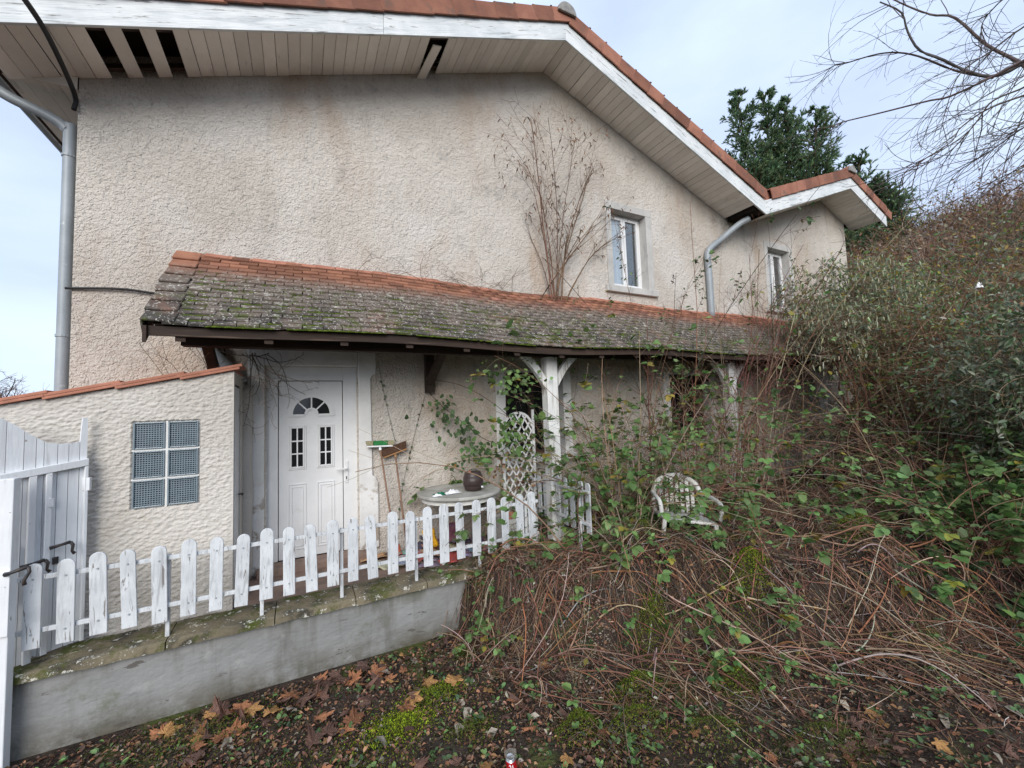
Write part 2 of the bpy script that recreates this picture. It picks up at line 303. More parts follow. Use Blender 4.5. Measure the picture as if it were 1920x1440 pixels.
# ---------------------------------------------------------------- bulk (numpy) meshes: stems and leaves
def unit(a): return a/np.maximum(np.linalg.norm(a, axis=-1, keepdims=True), 1e-9)
class Bulk:
    def __init__(s): s.V = []; s.T = []; s.Q = []; s.C = []; s.n = 0
    def put(s, V, C, tris=None, quads=None):
        if tris is not None: s.T.append(tris+s.n)
        if quads is not None: s.Q.append(quads+s.n)
        s.V.append(V); s.C.append(C); s.n += len(V)
    def tubes(s, P, R, col, S=3):
        N, K, _ = P.shape
        d = np.empty_like(P); d[:, 1:-1] = P[:, 2:]-P[:, :-2]; d[:, 0] = P[:, 1]-P[:, 0]; d[:, -1] = P[:, -1]-P[:, -2]; d = unit(d)
        ref = np.where(np.abs(d[:, :, 2:3]) > 0.8, np.array([1., 0, 0]), np.array([0, 0, 1.]))
        a = unit(np.cross(d, ref)); b = np.cross(d, a)
        ang = np.arange(S)*2*np.pi/S
        V = P[:, :, None, :]+R[:, :, None, None]*(a[:, :, None, :]*np.cos(ang)[None, None, :, None]+b[:, :, None, :]*np.sin(ang)[None, None, :, None])
        idx = np.arange(N*K*S).reshape(N, K, S); nx = np.roll(idx, -1, axis=2)
        q = np.stack([idx[:, :-1], nx[:, :-1], nx[:, 1:], idx[:, 1:]], -1).reshape(-1, 4)
        C = np.repeat(np.broadcast_to(col, (N, 3)), K*S, axis=0)
        s.put(V.reshape(-1, 3), C, quads=q); return s
    def leaves(s, tpl, P, D, L, Wd, col, up=None, roll=0.5):
        tv, tt = tpl; N = len(P); D = unit(D)
        ref = np.tile(np.array([0, 0, 1.]), (N, 1)) if up is None else up
        side = np.cross(D, ref); bad = np.linalg.norm(side, axis=1) < 1e-3; side[bad] = [1, 0, 0]; side = unit(side); nr = np.cross(side, D)
        a = RG.normal(0, roll, N)[:, None]; s2 = side*np.cos(a)+nr*np.sin(a); n2 = -side*np.sin(a)+nr*np.cos(a)
        V = P[:, None]+tv[None, :, 0:1]*(L[:, None, None]*D[:, None])+tv[None, :, 1:2]*(Wd[:, None, None]*s2[:, None])+tv[None, :, 2:3]*(L[:, None, None]*n2[:, None])
        k = len(tv); T = (np.arange(N)[:, None, None]*k+tt[None]).reshape(-1, 3)
        s.put(V.reshape(-1, 3), np.repeat(col, k, axis=0), tris=T); return s
    def build(s, name, mat, parent=None, smooth=False):
        V = np.concatenate(s.V); C = np.concatenate(s.C)
        T = np.concatenate(s.T) if s.T else np.zeros((0, 3), int); Q = np.concatenate(s.Q) if s.Q else np.zeros((0, 4), int)
        me = bpy.data.meshes.new(name); me.vertices.add(len(V)); me.vertices.foreach_set('co', V.astype(np.float32).ravel())
        nl = T.size+Q.size; me.loops.add(nl); me.loops.foreach_set('vertex_index', np.concatenate([T.ravel(), Q.ravel()]).astype(np.int32))
        st = np.concatenate([np.arange(len(T))*3, len(T)*3+np.arange(len(Q))*4]).astype(np.int32)
        me.polygons.add(len(st)); me.polygons.foreach_set('loop_start', st)
        if smooth: me.polygons.foreach_set('use_smooth', np.ones(len(st), bool))
        me.update(calc_edges=True)
        at = me.attributes.new('col', 'FLOAT_COLOR', 'POINT')
        at.data.foreach_set('color', np.concatenate([C, np.ones((len(C), 1))], 1).astype(np.float32).ravel())
        me.materials.append(MAT[mat]); me.validate()
        return link(name, me, parent)
def A(*x): return np.array(x, float)
OVAL = (A((0, 0, 0), (.5, 0, 0), (1, 0, -.10), (.28, .42, .09), (.70, .36, .04), (.28, -.42, .09), (.70, -.36, .04)),
        np.array([(0, 1, 3), (1, 4, 3), (1, 2, 4), (0, 5, 1), (1, 5, 6), (1, 6, 2)]))
BLADE = (A((0, -.5, 0), (0, .5, 0), (.55, .4, .04), (.55, -.4, .04), (1, 0, -.03)), np.array([(0, 3, 2), (0, 2, 1), (3, 4, 2)]))
CURL = (A((0, 0, 0), (.35, .3, .16), (.35, -.3, .16), (.7, .28, -.05), (.7, -.28, .02), (1, 0, -.3), (.4, 0, -.05)),
        np.array([(0, 6, 1), (0, 2, 6), (1, 6, 3), (2, 4, 6), (6, 5, 3), (6, 4, 5)]))
def lobed(lobes, seed=0, cup=0.1):
    pts = []
    for a, r, w in lobes:
        for da, rr in ((-w, r*0.66), (-w*0.55, r*0.88), (-w*0.3, r*0.82), (0, r), (w*0.3, r*0.82), (w*0.55, r*0.88), (w, r*0.66)):
            pts.append((a+da, rr))
    rr = random.Random(seed)
    v = [(0, 0, 0)]+[(r*math.cos(math.radians(t)), r*math.sin(math.radians(t)), cup*r*r*rr.uniform(-0.6, 1.6)) for t, r in pts]
    return A(*v), np.array([(0, i, i+1) for i in range(1, len(pts))])
MAPLE = lobed([(-100, .5, 22), (-50, .85, 22), (0, 1.0, 20), (50, .85, 22), (100, .5, 22)], 1, 0.10)
IVY = lobed([(-75, .6, 30), (0, 1.0, 34), (75, .6, 30)], 2, 0.1)
def palette(cols, n, jit=0.18):
    c = np.array(cols)[RG.integers(0, len(cols), n)]
    return np.clip(c*(1+RG.normal(0, jit, (n, 1)))*(1+RG.normal(0, 0.06, (n, 3))), 0.004, 0.9)
def walk(S, D, Ln, K, wob, grav, rough=0.0):
    """N curved stems: start, direction, length -> (N,K,3)"""
    N = len(S); P = np.empty((N, K, 3)); P[:, 0] = S; d = unit(D.copy()); st = (Ln/(K-1))[:, None]
    bend = RG.normal(0, wob, (N, 3))
    for k in range(1, K):
        d = unit(d+bend+RG.normal(0, wob*0.7+rough, (N, 3))+np.array([0, 0, -1.])*np.broadcast_to(grav, (N,))[:, None]); P[:, k] = P[:, k-1]+d*st
    return P
def along(P, n, lo=0.2, hi=1.0):
    """n random points on each stem: positions, directions, stem index"""
    N, K, _ = P.shape; t = RG.uniform(lo, hi, (N, n))*(K-1); i = np.minimum(t.astype(int), K-2); f = (t-i)[..., None]
    r = np.arange(N)[:, None]; a, b = P[r, i], P[r, i+1]
    return (a+(b-a)*f).reshape(-1, 3), unit(b-a).reshape(-1, 3), np.repeat(np.arange(N), n), (t/(K-1)).ravel()
def side_dirs(D, ang):
    r = unit(np.cross(D, RG.normal(0, 1, D.shape))); a = ang[:, None]; return D*np.cos(a)+r*np.sin(a)
def grow(P, R, n, ratio, ang, K, wob, grav, lo=0.2, rr=0.55):
    s, d, i, t = along(P, n, lo, 0.98); Ln = np.linalg.norm(np.diff(P, axis=1), axis=2).sum(1)[i]
    L2 = Ln*ratio*RG.uniform(0.5, 1.3, len(i))*(1.15-0.6*t); dd = side_dirs(d, RG.normal(ang, ang*0.25, len(i)))
    Q = walk(s, dd, L2, K, wob, grav); r0 = R[i, 0]*(1-0.6*t)*rr
    return Q, r0[:, None]*np.linspace(1, 0.35, K)[None]
# ================================================================ SETTING: terrain
WY = 5.32                      # plane of the house front
def smooth(t): t = np.clip(t, 0, 1); return t*t*(3-2*t)
def gh(x, y):
    """height of the ground"""
    x = np.asarray(x, float); y = np.asarray(y, float)
    ye = np.interp(x, [1.15, 1.42, 1.55, 2.2, 4, 7, 12], [5.0, 4.1, 3.45, 2.80, 1.9, 0.7, -1.5])
    m = smooth((y-ye)/0.5)*smooth((x-1.1)/0.35)
    h = -0.57+0.52*m+0.12*smooth((x-3)/3)*m+m*(0.11*np.sin(x*3.7+y*1.9)*np.sin(y*4.3-x*1.2+.6)+0.06*np.sin(x*7.9-y*5.1)*np.sin(y*6.3+x*2)+0.035*np.sin(x*13+y*9)*np.sin(y*15))
    h = h+0.15*m*np.exp(-((y-ye-0.70)/0.42)**2)*smooth((x-1.5)/.8)*smooth((7-x)/2)
    h = h+0.05*np.sin(x*2.3+1)*np.sin(y*2.9)*smooth((x-0.8)/1.0)
    h = h+0.16*np.exp(-((x-2.15)**2/0.09+(y-3.05)**2/0.05))+0.13*np.exp(-((x-3.3)**2/0.5+(y-3.0)**2/0.2))
    h = h+0.47*np.maximum(0, x-9.0)*smooth((x-9)/4)*smooth((46-x)/20)
    h = h+0.10*np.maximum(0, -(y-0.5))*smooth((x-4)/6)
    return h
def axis(parts):
    out = []
    for a, b, st in parts: out += list(np.arange(a, b, st))
    return np.array(out+[parts[-1][1]])
gx = axis([(-400, -40, 60), (-40, -8, 4), (-8, -2, 0.5), (-2, 7, 0.06), (7, 16, 0.3), (16, 60, 2), (60, 420, 60)])
gy = axis([(-400, -40, 60), (-40, -4, 4), (-4, 0.4, 0.4), (0.4, 4.8, 0.06), (4.8, 12, 0.6), (12, 60, 4), (60, 420, 60)])
GX, GY = np.meshgrid(gx, gy); GZ = gh(GX, GY)
fine = (GX > -2) & (GX < 7) & (GY > 0.4) & (GY < 4.8)
rough_ = np.array([[mnoise.noise((x*3.1, y*3.1, 0))*0.03+mnoise.noise((x*11, y*11, 4))*0.012 if f else 0.0 for x, y, f in zip(a, b, c)] for a, b, c in zip(GX, GY, fine)])
GZ = GZ+rough_*smooth((4.0-GY)/0.4+smooth((GX-1.2)/0.4))
V = np.stack([GX, GY, GZ], -1).reshape(-1, 3); nx_, ny_ = len(gx), len(gy)
I = np.arange(nx_*ny_).reshape(ny_, nx_)
gb = Bulk(); gb.put(V, np.ones((len(V), 3)), quads=np.stack([I[:-1, :-1], I[:-1, 1:], I[1:, 1:], I[1:, :-1]], -1).reshape(-1, 4))
GROUND = tag(gb.build('ground', 'ground', smooth=True), kind='structure', label='mossy earth bank sloping up towards the porch')

# ================================================================ HOUSE
HOUSE = thing('house', 'two storey rendered house with twin tiled gables and boarded eaves', 'house', (3.5, WY, 0))
AP1, ZA1, AP2, ZA2, SL, VX = 3.5, 7.11, 11.65, 6.66, 0.375, 8.15
def zs(x):
    return max(ZA1-SL*abs(x-AP1), ZA2-SL*abs(x-AP2)) if x > -2.6 else ZA1-SL*abs(x-AP1)
VX = ((ZA1+SL*AP1)-(ZA2-SL*AP2))/(2*SL)                   # valley between the two gables
XL, XR = -1.94, 12.75
DOOR = (-0.34, 0.60, -0.62, 2.26); WINS = [(4.77, 5.58, 3.72, 5.09), (9.25, 10.06, 3.72, 5.09)]
LOWW = [(2.62, 3.62, 0.98, 2.08), (5.95, 7.02, 0.98, 2.08)]
holes = [DOOR]+WINS+LOWW
xs = sorted(set([XL, XR, AP1, VX, AP2]+[h[0] for h in holes]+[h[1] for h in holes]))
w = MB()
for a, b in zip(xs[:-1], xs[1:]):
    segs = [(-0.7, None)]
    for h in sorted([h for h in holes if h[0] <= a+1e-6 and h[1] >= b-1e-6], key=lambda q: q[2]):
        lo = segs.pop()[0]
        if h[2] > lo: segs.append((lo, h[2]))
        segs.append((h[3], None))
    for lo, hi in segs:
        za, zb = (zs(a)+0.24, zs(b)+0.24) if hi is None else (hi, hi)
        w.add([(a, WY, lo), (b, WY, lo), (b, WY, zb), (a, WY, za)], [(0, 1, 2, 3)])
w.add([(XL, WY, -0.7), (XL, WY, zs(XL)+0.24), (XL, 12, zs(XL)+0.24), (XL, 12, -0.7)], [(0, 1, 2, 3)])
w.add([(XR, WY, -0.7), (XR, WY, zs(XR)+0.24), (XR, 12, zs(XR)+0.24), (XR, 12, -0.7)], [(3, 2, 1, 0)])
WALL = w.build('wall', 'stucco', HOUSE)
MB().box(XL+0.3, XR-0.3, WY+0.55, 11.8, -0.6, 4.9).build('dark_room_block', 'dark_void', HOUSE)  # solid near-black block behind the openings, room darkness painted as colour

# roofs: deck slabs
ROOF = MB()
def slab(m, x0, x1, lo, hi, y0=4.66, y1=12.4):
    m.prism([(x0, zs(x0)+lo), (x1, zs(x1)+lo), (x1, zs(x1)+hi), (x0, zs(x0)+hi)], (y0, y1))
for a, b in ((-2.48, AP1), (AP1, VX), (VX, AP2), (AP2, XR+0.5)): slab(ROOF, a, b, 0.26, 0.44, 4.70)
ROOF = ROOF.build('roof', 'roof_tile', HOUSE)
m = MB()
for a, b in ((-2.46, AP1), (AP1, VX), (VX, AP2), (AP2, XR+0.48)): slab(m, a, b, 0.235, 0.257, 4.70)
m.build('roof_shade_sheet', 'dark_void', HOUSE)  # near-black sheet added under the deck so the eave gaps look shaded
# fascia boards, in lengths with visible butt joints
def fascia(x0, x1, name='fascia'):
    m = MB(); L = math.hypot(x1-x0, zs(x1)-zs(x0)); a = math.atan2(zs(x1)-zs(x0), x1-x0)
    sh = 0.285*math.sin(a); cs = 0.285*math.cos(a)
    m.prism([(0, 0), (L, 0), (L+sh, cs), (sh, cs)], (0, 0.03))
    o = m.build(name, 'fascia_paint', ROOF, bevel=0.004); o.location = (x0, 4.655, zs(x0)-0.02); o.rotation_euler = (0, -a, 0)
    return o
for a, b in ((-2.52, 0.87), (0.873, AP1), (AP1, 6.1), (6.103, VX), (VX, AP2), (AP2, XR+0.6)): fascia(a, b)
MB().box(-2.50, -2.47, 4.69, 12.2, 4.93, 5.18).build('eave_board', 'fascia_paint', ROOF)
# verge tiles
vt = MB()
vt.box(0, 0.355, -0.035, -0.012, -0.015, 0.20).box(0, 0.355, -0.012, 0.24, 0.178, 0.20).box(0.325, 0.36, -0.042, 0.24, 0.2005, 0.212)
VT = vt.mesh('verge_tile', 'roof_tile')
def verge(x0, x1):
    up_ = zs(x1) > zs(x0); L = math.hypot(x1-x0, zs(x1)-zs(x0)); a = math.atan2(zs(x1)-zs(x0), x1-x0); n = int(L/0.325)
    for k in range(n+1):
        t = k*0.325/L
        if t > 0.99: break
        o = link('verge_tile', VT, ROOF); x = x0+(x1-x0)*t
        o.location = (x, 4.655+random.uniform(-.006, .006), zs(x)+0.262+random.uniform(0, .006))
        o.rotation_euler = (random.uniform(-.02, .02), -a+(0.028 if up_ else -0.028)*(1 if up_ else 1), random.uniform(-.01, .01))
        bv = o.modifiers.new('bevel', 'BEVEL'); bv.width = 0.006; bv.segments = 1
for a, b in ((-2.5, AP1-0.05), (AP1+0.05, VX-0.25), (VX+0.2, AP2-0.05), (AP2+0.05, XR+0.5)): verge(a, b)
for ax, az in ((AP1, ZA1), (AP2, ZA2)):                   # ridge caps with their mortared ends
    m = MB(); arc = [(0.155*math.cos(t), 0.15*math.sin(t)) for t in np.linspace(0, math.pi, 12)]
    for k in range(14):
        y0 = 4.62+k*0.42; s_ = 1+0.05*(k % 2)
        m.prism([(ax+x*s_, az+0.37+z*s_) for x, z in arc], (y0+0.002*k, y0+0.45))
    m.build('ridge_cap', 'roof_tile', ROOF)
    m = MB(); m.prism([(ax+x*1.04, az+0.345+z*1.12) for x, z in arc], (4.575, 4.617)); m.build('ridge_end', 'tile_cement', ROOF, bevel=0.012)
# soffit boards
SOF = MB().box(-2.47, XR+0.5, 4.69, 4.70, 4.6, 4.605).build('soffit', 'dark_void', HOUSE)
SOF.data.clear_geometry()
m = MB()
for a, b in ((-2.47, AP1), (AP1, VX), (VX, AP2), (AP2, XR+0.45)):   # nailing battens above the boards
    for yb in (4.72, 5.22):
        m.prism([(a, zs(a)+0.03), (b, zs(b)+0.03), (b, zs(b)+0.08), (a, zs(a)+0.08)], (yb, yb+0.05))
SOF.data.from_pydata([tuple(p) for p in m.v], [], m.f); SOF.data.materials[0] = MAT['beam_wood']
PK = MB().box(-0.0622, 0.0622, 0, 0.625, -0.008, 0.008).mesh('plank', 'soffit_board')
def planks(x0, x1, skip=(), tilt=True):
    a = math.atan2(zs(x1)-zs(x0), x1-x0); ca = math.cos(a); k = 0; sg = -1 if a > 0 else 1; x = x1 if a > 0 else x0
    while x0-0.03 < x+sg*0.1*ca < x1+0.03:
        xc = x+sg*0.0625*ca
        if not any(q0 < xc < q1 for q0, q1 in skip):
            o = link('plank', PK, SOF)
            o.location = (xc, 4.692, zs(xc)+0.008+random.uniform(-.003, .003)); o.rotation_euler = (random.uniform(-.004, .004), -a, random.uniform(-.003, .003))
            bv = o.modifiers.new('bevel', 'BEVEL'); bv.width = 0.005; bv.segments = 1
        x += sg*0.129*ca; k += 1
planks(-2.47, AP1, skip=((-1.72, -1.60), (-1.48, -1.36), (-1.24, -1.12), (1.40, 1.64))); planks(AP1+0.005, VX-0.30); planks(VX+0.35, AP2); planks(AP2+0.005, XR+0.3)
o = link('plank', PK, SOF); o.location = (1.57, 4.80, zs(1.57)-0.02); o.rotation_euler = (-0.14, -math.atan(SL), 0.20)   # the loose one
# left eave soffit: flat boards running back, with the triangular closing piece
ZE = 4.955
EB = MB().box(-0.0625, 0.0625, 0, 6.9, -0.008, 0.008).mesh('eave_plank', 'soffit_board')
for k in range(4):
    o = link('plank', EB, SOF); o.location = (-2.40+k*0.129, 5.31, ZE+random.uniform(-.003, .003))
MB().prism([(-2.44, ZE-0.004), (-1.945, ZE-0.012), (-1.945, zs(-1.945)-0.002), (-2.44, ZE+0.004)], (5.29, 5.308)).build('closing_board', 'soffit_board', SOF)
MB().box(-2.478, -2.465, 5.31, 12.2, ZE-0.03, ZE+0.03).build('gutter_board', 'beam_wood', SOF)
# gutter and downpipes
m = MB(); arc = [(-2.555+0.075*math.cos(t), 5.04+0.07*math.sin(t)) for t in np.linspace(math.pi, 2*math.pi, 9)]
m.prism(arc+[(-2.486, 5.04), (-2.49, 5.035)]+[(-2.555+0.068*math.cos(t), 5.04+0.062*math.sin(t)) for t in np.linspace(2*math.pi, math.pi, 9)][1:], (5.16, 12.3)); m.build('gutter', 'zinc', HOUSE)
pp = bez([(-2.56, 5.36, 4.99), (-2.55, 5.38, 4.86), (-2.44, 5.40, 4.775), (-2.16, 5.40, 4.66), (-2.035, 5.40, 4.56), (-2.02, 5.40, 4.40), (-2.02, 5.40, 2.0), (-2.02, 5.40, 0.0)], 70)
DP = MB().tube(pp, 0.048, 14).build('downpipe', 'zinc', HOUSE, smooth=True)
for z in (4.30, 2.52, 0.9): MB().tube([(-2.02, 5.40, z-0.012), (-2.02, 5.40, z+0.012)], 0.055, 14).build('pipe_clip', 'zinc', DP)
p2 = bez([(8.02, 4.92, 5.33), (7.85, 5.02, 5.23), (7.5, 5.18, 4.93), (7.22, 5.24, 4.72), (7.14, 5.25, 4.55), (7.15, 5.25, 4.2), (7.15, 5.25, 3.3)], 40)
MB().tube(p2, 0.062, 12).build('downpipe', 'zinc', HOUSE, smooth=True)
m = MB(); m.box(VX-0.28, VX-0.02, 4.72, 5.28, zs(VX)+0.05, zs(VX)+0.2); m.build('valley_box', 'dark_void', HOUSE)

# upper windows
def upper_window(x0, x1, z0, z1):
    wi = MB()
    for a, b, c, d in ((x0-0.12, x0, z0-0.0, z1), (x1, x1+0.14, z0-0.0, z1), (x0-0.12, x1+0.14, z1, z1+0.13)): wi.box(a, b, WY-0.018, WY+0.26, c, d)
    wi = wi.build('window', 'cement', HOUSE, bevel=0.006)
    MB().box(x0-0.19, x1+0.19, WY-0.06, WY+0.26, z0-0.11, z0).build('sill', 'cement', wi, bevel=0.008)
    y = WY+0.15; m = MB(); t = 0.05
    m.box(x0, x0+t, y, y+0.06, z0, z1).box(x1-t, x1, y, y+0.06, z0, z1).box(x0+t, x1-t, y, y+0.06, z0, z0+t).box(x0+t, x1-t, y, y+0.06, z1-t, z1)
    m.build('frame', 'pvc_white', wi, bevel=0.006)
    xm = (x0+x1)/2
    for a, b in ((x0+t, xm), (xm, x1-t)):
        m = MB(); s = 0.045; a += 0.004; b -= 0.004; c, d = z0+t+0.004, z1-t-0.004
        m.box(a, a+s, y-0.018, y+0.04, c, d).box(b-s, b, y-0.018, y+0.04, c, d).box(a+s, b-s, y-0.018, y+0.04, c, c+s).box(a+s, b-s, y-0.018, y+0.04, d-s, d)
        m.build('sash', 'pvc_white', wi, bevel=0.006)
        MB().box(a+s, b-s, y+0.008, y+0.014, c+s, d-s).build('pane', 'pane_clear', wi)
    m = MB(); n = 14; v = []
    for k in range(n+1):
        x = x0+t+(xm-x0-t+0.07)*k/n; v += [(x, y+0.052+0.006*math.sin(k*2.1), z0), (x, y+0.052+0.006*math.sin(k*2.1), z1)]
    m.add(v, [(2*k, 2*k+2, 2*k+3, 2*k+1) for k in range(n)]); m.build('curtain', 'curtain', wi)
for q in WINS: upper_window(*q)
def lower_window(x0, x1, z0, z1):
    wi = MB()
    wi.prism([(x0-0.15, z0), (x0, z0), (x0, z1+0.13), (x1, z1+0.13), (x1, z0), (x1+0.15, z0), (x1+0.15, z1+0.17), (x0-0.15, z1+0.17)], (WY-0.02, WY+0.2))
    wi = wi.build('window', 'plaster_white', HOUSE, bevel=0.006)
    MB().box(x0, x1, WY-0.015, WY+0.2, z1, z1+0.13).build('lintel', 'beam_wood', wi)
    MB().box(x0-0.2, x1+0.16, WY-0.09, WY+0.2, z0-0.09, z0).build('sill', 'plaster_white', wi, bevel=0.008)
    m = MB(); y = WY+0.14; t = 0.06; xm = (x0+x1)/2
    m.box(x0, x0+t, y, y+0.05, z0, z1).box(x1-t, x1, y, y+0.05, z0, z1).box(x0+t, x1-t, y, y+0.05, z0, z0+t).box(x0+t, x1-t, y, y+0.05, z1-t, z1).box(xm-0.05, xm+0.05, y-0.01, y+0.05, z0+t, z1-t)
    m.build('frame', 'beam_wood', wi)
    for a, b in ((x0+t, xm-0.05), (xm+0.05, x1-t)): MB().box(a, b, y+0.02, y+0.026, z0+t, z1-t).build('pane', 'pane_dark', wi)
for q in LOWW: lower_window(*q)

# front door: plaster surround, frame, leaf with fanlight and two barred lights
sr = MB()
sr.prism([(-0.52, -0.02), (-0.36, -0.02), (-0.36, 2.28), (-0.36, 2.52), (-0.52, 2.52)], (WY-0.03, WY+0.22))
sr.prism([(-0.36, 2.26), (0.62, 2.26), (0.62, 2.52), (-0.36, 2.52)], (WY-0.03, WY+0.22))
sr.prism([(0.62, 0.06), (0.84, 0.06), (0.84, 0.84), (0.81, 0.90), (0.775, 0.93), (0.765, 2.10), (0.785, 2.15), (0.83, 2.17), (0.83, 2.52), (0.62, 2.52)], (WY-0.03, WY+0.22))
SUR = sr.build('door_surround', 'plaster_white', HOUSE, bevel=0.01)
fr = MB(); yd = WY+0.10
fr.box(-0.36, -0.235, yd-0.01, yd+0.08, 0.06, 2.26).box(0.455, 0.62, yd-0.01, yd+0.08, 0.06, 2.26).box(-0.235, 0.455, yd-0.01, yd+0.08, 2.095, 2.26)
FRM = fr.build('door_frame', 'pvc_white', HOUSE, bevel=0.006)
LEAF = MB().box(-0.228, 0.448, yd+0.004, yd+0.06, 0.065, 2.088).build('door', 'pvc_white', HOUSE, bevel=0.004)
def ring(m, x0, x1, z0, z1, t, ya, yb):
    m.box(x0, x0+t, ya, yb, z0, z1).box(x1-t, x1, ya, yb, z0, z1).box(x0+t, x1-t, ya, yb, z0, z0+t).box(x0+t, x1-t, ya, yb, z1-t, z1)
yf = yd+0.004
for a, b in ((-0.135, 0.055), (0.165, 0.355)):
    m = MB(); ring(m, a, b, 1.06, 1.575, 0.018, yf-0.010, yf); ring(m, a+0.018, b-0.018, 1.078, 1.557, 0.02, yf-0.018, yf); m.build('light_moulding', 'pvc_white', LEAF, bevel=0.005)
    MB().box(a+0.038, b-0.038, yf-0.006, yf+0.001, 1.098, 1.537).build('pane', 'pane_dark', LEAF)
    m = MB(); xm = (a+b)/2; m.box(xm-0.007, xm+0.007, yf-0.012, yf-0.007, 1.098, 1.537)
    for zq in (1.244, 1.39): m.box(a+0.038, b-0.038, yf-0.0135, yf-0.0075, zq-0.007, zq+0.007)
    m.build('glazing_bar', 'white_print', LEAF)
    m = MB(); ring(m, a, b, 0.16, 0.90, 0.012, yf-0.010, yf); ring(m, a+0.03, b-0.03, 0.19, 0.87, 0.014, yf-0.008, yf); m.build('panel_moulding', 'pvc_white', LEAF, bevel=0.004)
def arc_ring(m, cx, cz, r0, r1, a0, a1, ya, yb, n=18):
    for k in range(n):
        t0, t1 = a0+(a1-a0)*k/n, a0+(a1-a0)*(k+1)/n
        m.prism([(cx+r0*math.cos(t0), cz+r0*math.sin(t0)), (cx+r1*math.cos(t0), cz+r1*math.sin(t0)), (cx+r1*math.cos(t1), cz+r1*math.sin(t1)), (cx+r0*math.cos(t1), cz+r0*math.sin(t1))], (ya, yb))
cx, cz = 0.11, 1.70
m = MB(); arc_ring(m, cx, cz, 0.195, 0.235, 0, math.pi, yf-0.016, yf); arc_ring(m, cx, cz, 0.235, 0.25, 0, math.pi, yf-0.008, yf)
arc_ring(m, cx, cz, 0.05, 0.075, 0, math.pi, yf-0.016, yf, 10)
m.box(cx-0.25, cx-0.075, yf-0.015, yf, cz-0.028, cz).box(cx+0.075, cx+0.25, yf-0.015, yf, cz-0.028, cz); m.build('fanlight_moulding', 'pvc_white', LEAF)
m = MB(); arc_ring(m, cx, cz, 0.074, 0.196, 0.0, math.pi, yf-0.005, yf+0.001, 20); m.build('fanlight_pane', 'pane_dark', LEAF)
m = MB()
for t in (45, 90, 135):
    M_ = Matrix.Translation((cx, 0, cz)) @ Matrix.Rotation(-math.radians(t), 4, 'Y'); m.box(0.07, 0.2, yf-0.0115, yf-0.006, -0.008, 0.008, M_)
m.build('glazing_bar', 'white_print', LEAF)
m = MB(); m.box(0.470, 0.505, yd-0.022, yd-0.010, 0.86, 1.12).tube([(0.488, yd-0.02, 1.03), (0.488, yd-0.06, 1.03), (0.47, yd-0.065, 1.03), (0.37, yd-0.062, 1.028)], 0.009, 8)
H_ = m.build('door_handle', 'pvc_white', LEAF, smooth=False); MB().box(0.482, 0.493, yd-0.0245, yd-0.022, 0.90, 0.935).build('keyhole', 'black_rubber', H_)
MB().box(-0.42, 0.70, WY-0.16, WY+0.10, -0.02, 0.058).build('door_step', 'floor_tile', HOUSE, bevel=0.008)

# ================================================================ GARDEN WALL, COPING, PORCH FLOOR
GW = MB().box(-1.80, 3.2, 4.15, 4.40, -0.95, -0.062).build('garden_wall', 'concrete')
tag(GW, 'low grey rendered garden wall under mossy stone coping', 'garden wall')
cj = [-1.80, -0.92, -0.20, 0.44, 1.10, 1.76, 2.45, 3.2]
for a, b in zip(cj[:-1], cj[1:]):
    n = 10; m = MB(); v = []; prof = [(4.10, -0.06), (4.105, -0.008), (4.13, 0.0), (4.46, 0.004), (4.46, -0.06)]
    for k in range(n+1):
        x = a+0.004+(b-a-0.008)*k/n
        for (y, z) in prof: v.append((x, y+(mnoise.noise((x*7, y*9, 1))*0.012 if y < 4.2 else 0), z+mnoise.noise((x*6, y*9, z*5))*0.007))
    p = len(prof); f = [(k*p+j, k*p+(j+1) % p, (k+1)*p+(j+1) % p, (k+1)*p+j) for k in range(n) for j in range(p)]
    f = [q[::-1] for q in f]+[tuple(range(p)), tuple(n*p+j for j in range(p-1, -1, -1))]
    m.add(v, f).build('coping_stone', 'coping_stone', GW)
FL = MB().box(-0.54, 3.4, 4.465, WY+0.0, -0.3, -0.035).build('porch_floor', 'tile_cement'); tag(FL, kind='structure')
FT = MB().box(0.003, 0.197, 0.003, 0.197, 0, 0.014).mesh('floor_tile', 'floor_tile')
for i in range(19):
    for j in range(4):
        o = link('floor_tile', FT, FL); o.location = (-0.53+i*0.2, 4.47+j*0.2, -0.032+random.uniform(0, .003))

# ================================================================ ANNEX (lean-to by the gate)
AN = thing('outbuilding', 'low rendered lean-to with glass block window beside the front door', 'outbuilding', (-1.3, 4.54, 0))
AY, AX0, AX1 = 4.54, -3.0, -0.55
def atop(x): return 2.11-0.185*(-0.55-x)
nxg, nzg = 330, 330; bw = (-1.262, -0.80, 0.945, 1.675)
X_, Z_ = np.meshgrid(np.linspace(AX0, AX1, nxg), np.linspace(-0.05, 1, nzg))
Zt = -0.05+(2.11-0.185*(-0.55-X_)+0.05)*((Z_+0.05)/1.05)
dsp = np.array([mnoise.fractal((x*26, 0, z*40), 1.0, 2.0, 3)*0.008+abs(mnoise.noise((x*46+5, 2, z*70)))*0.010 for x, z in zip(X_.ravel(), Zt.ravel())]).reshape(X_.shape)
inh = (X_ > bw[0]) & (X_ < bw[1]) & (Zt > bw[2]) & (Zt < bw[3])
edge = smooth((AX1-X_)/0.03)
Yv = AY-0.004-dsp*edge; Yv = np.where(inh, AY+0.05, Yv)
I = np.arange(nxg*nzg).reshape(nzg, nxg); b_ = Bulk()
b_.put(np.stack([X_, Yv, Zt], -1).reshape(-1, 3), np.ones((nxg*nzg, 3)), quads=np.stack([I[:-1, :-1], I[:-1, 1:], I[1:, 1:], I[1:, :-1]], -1).reshape(-1, 4))
AWF = b_.build('wall', 'stucco_coarse', AN)
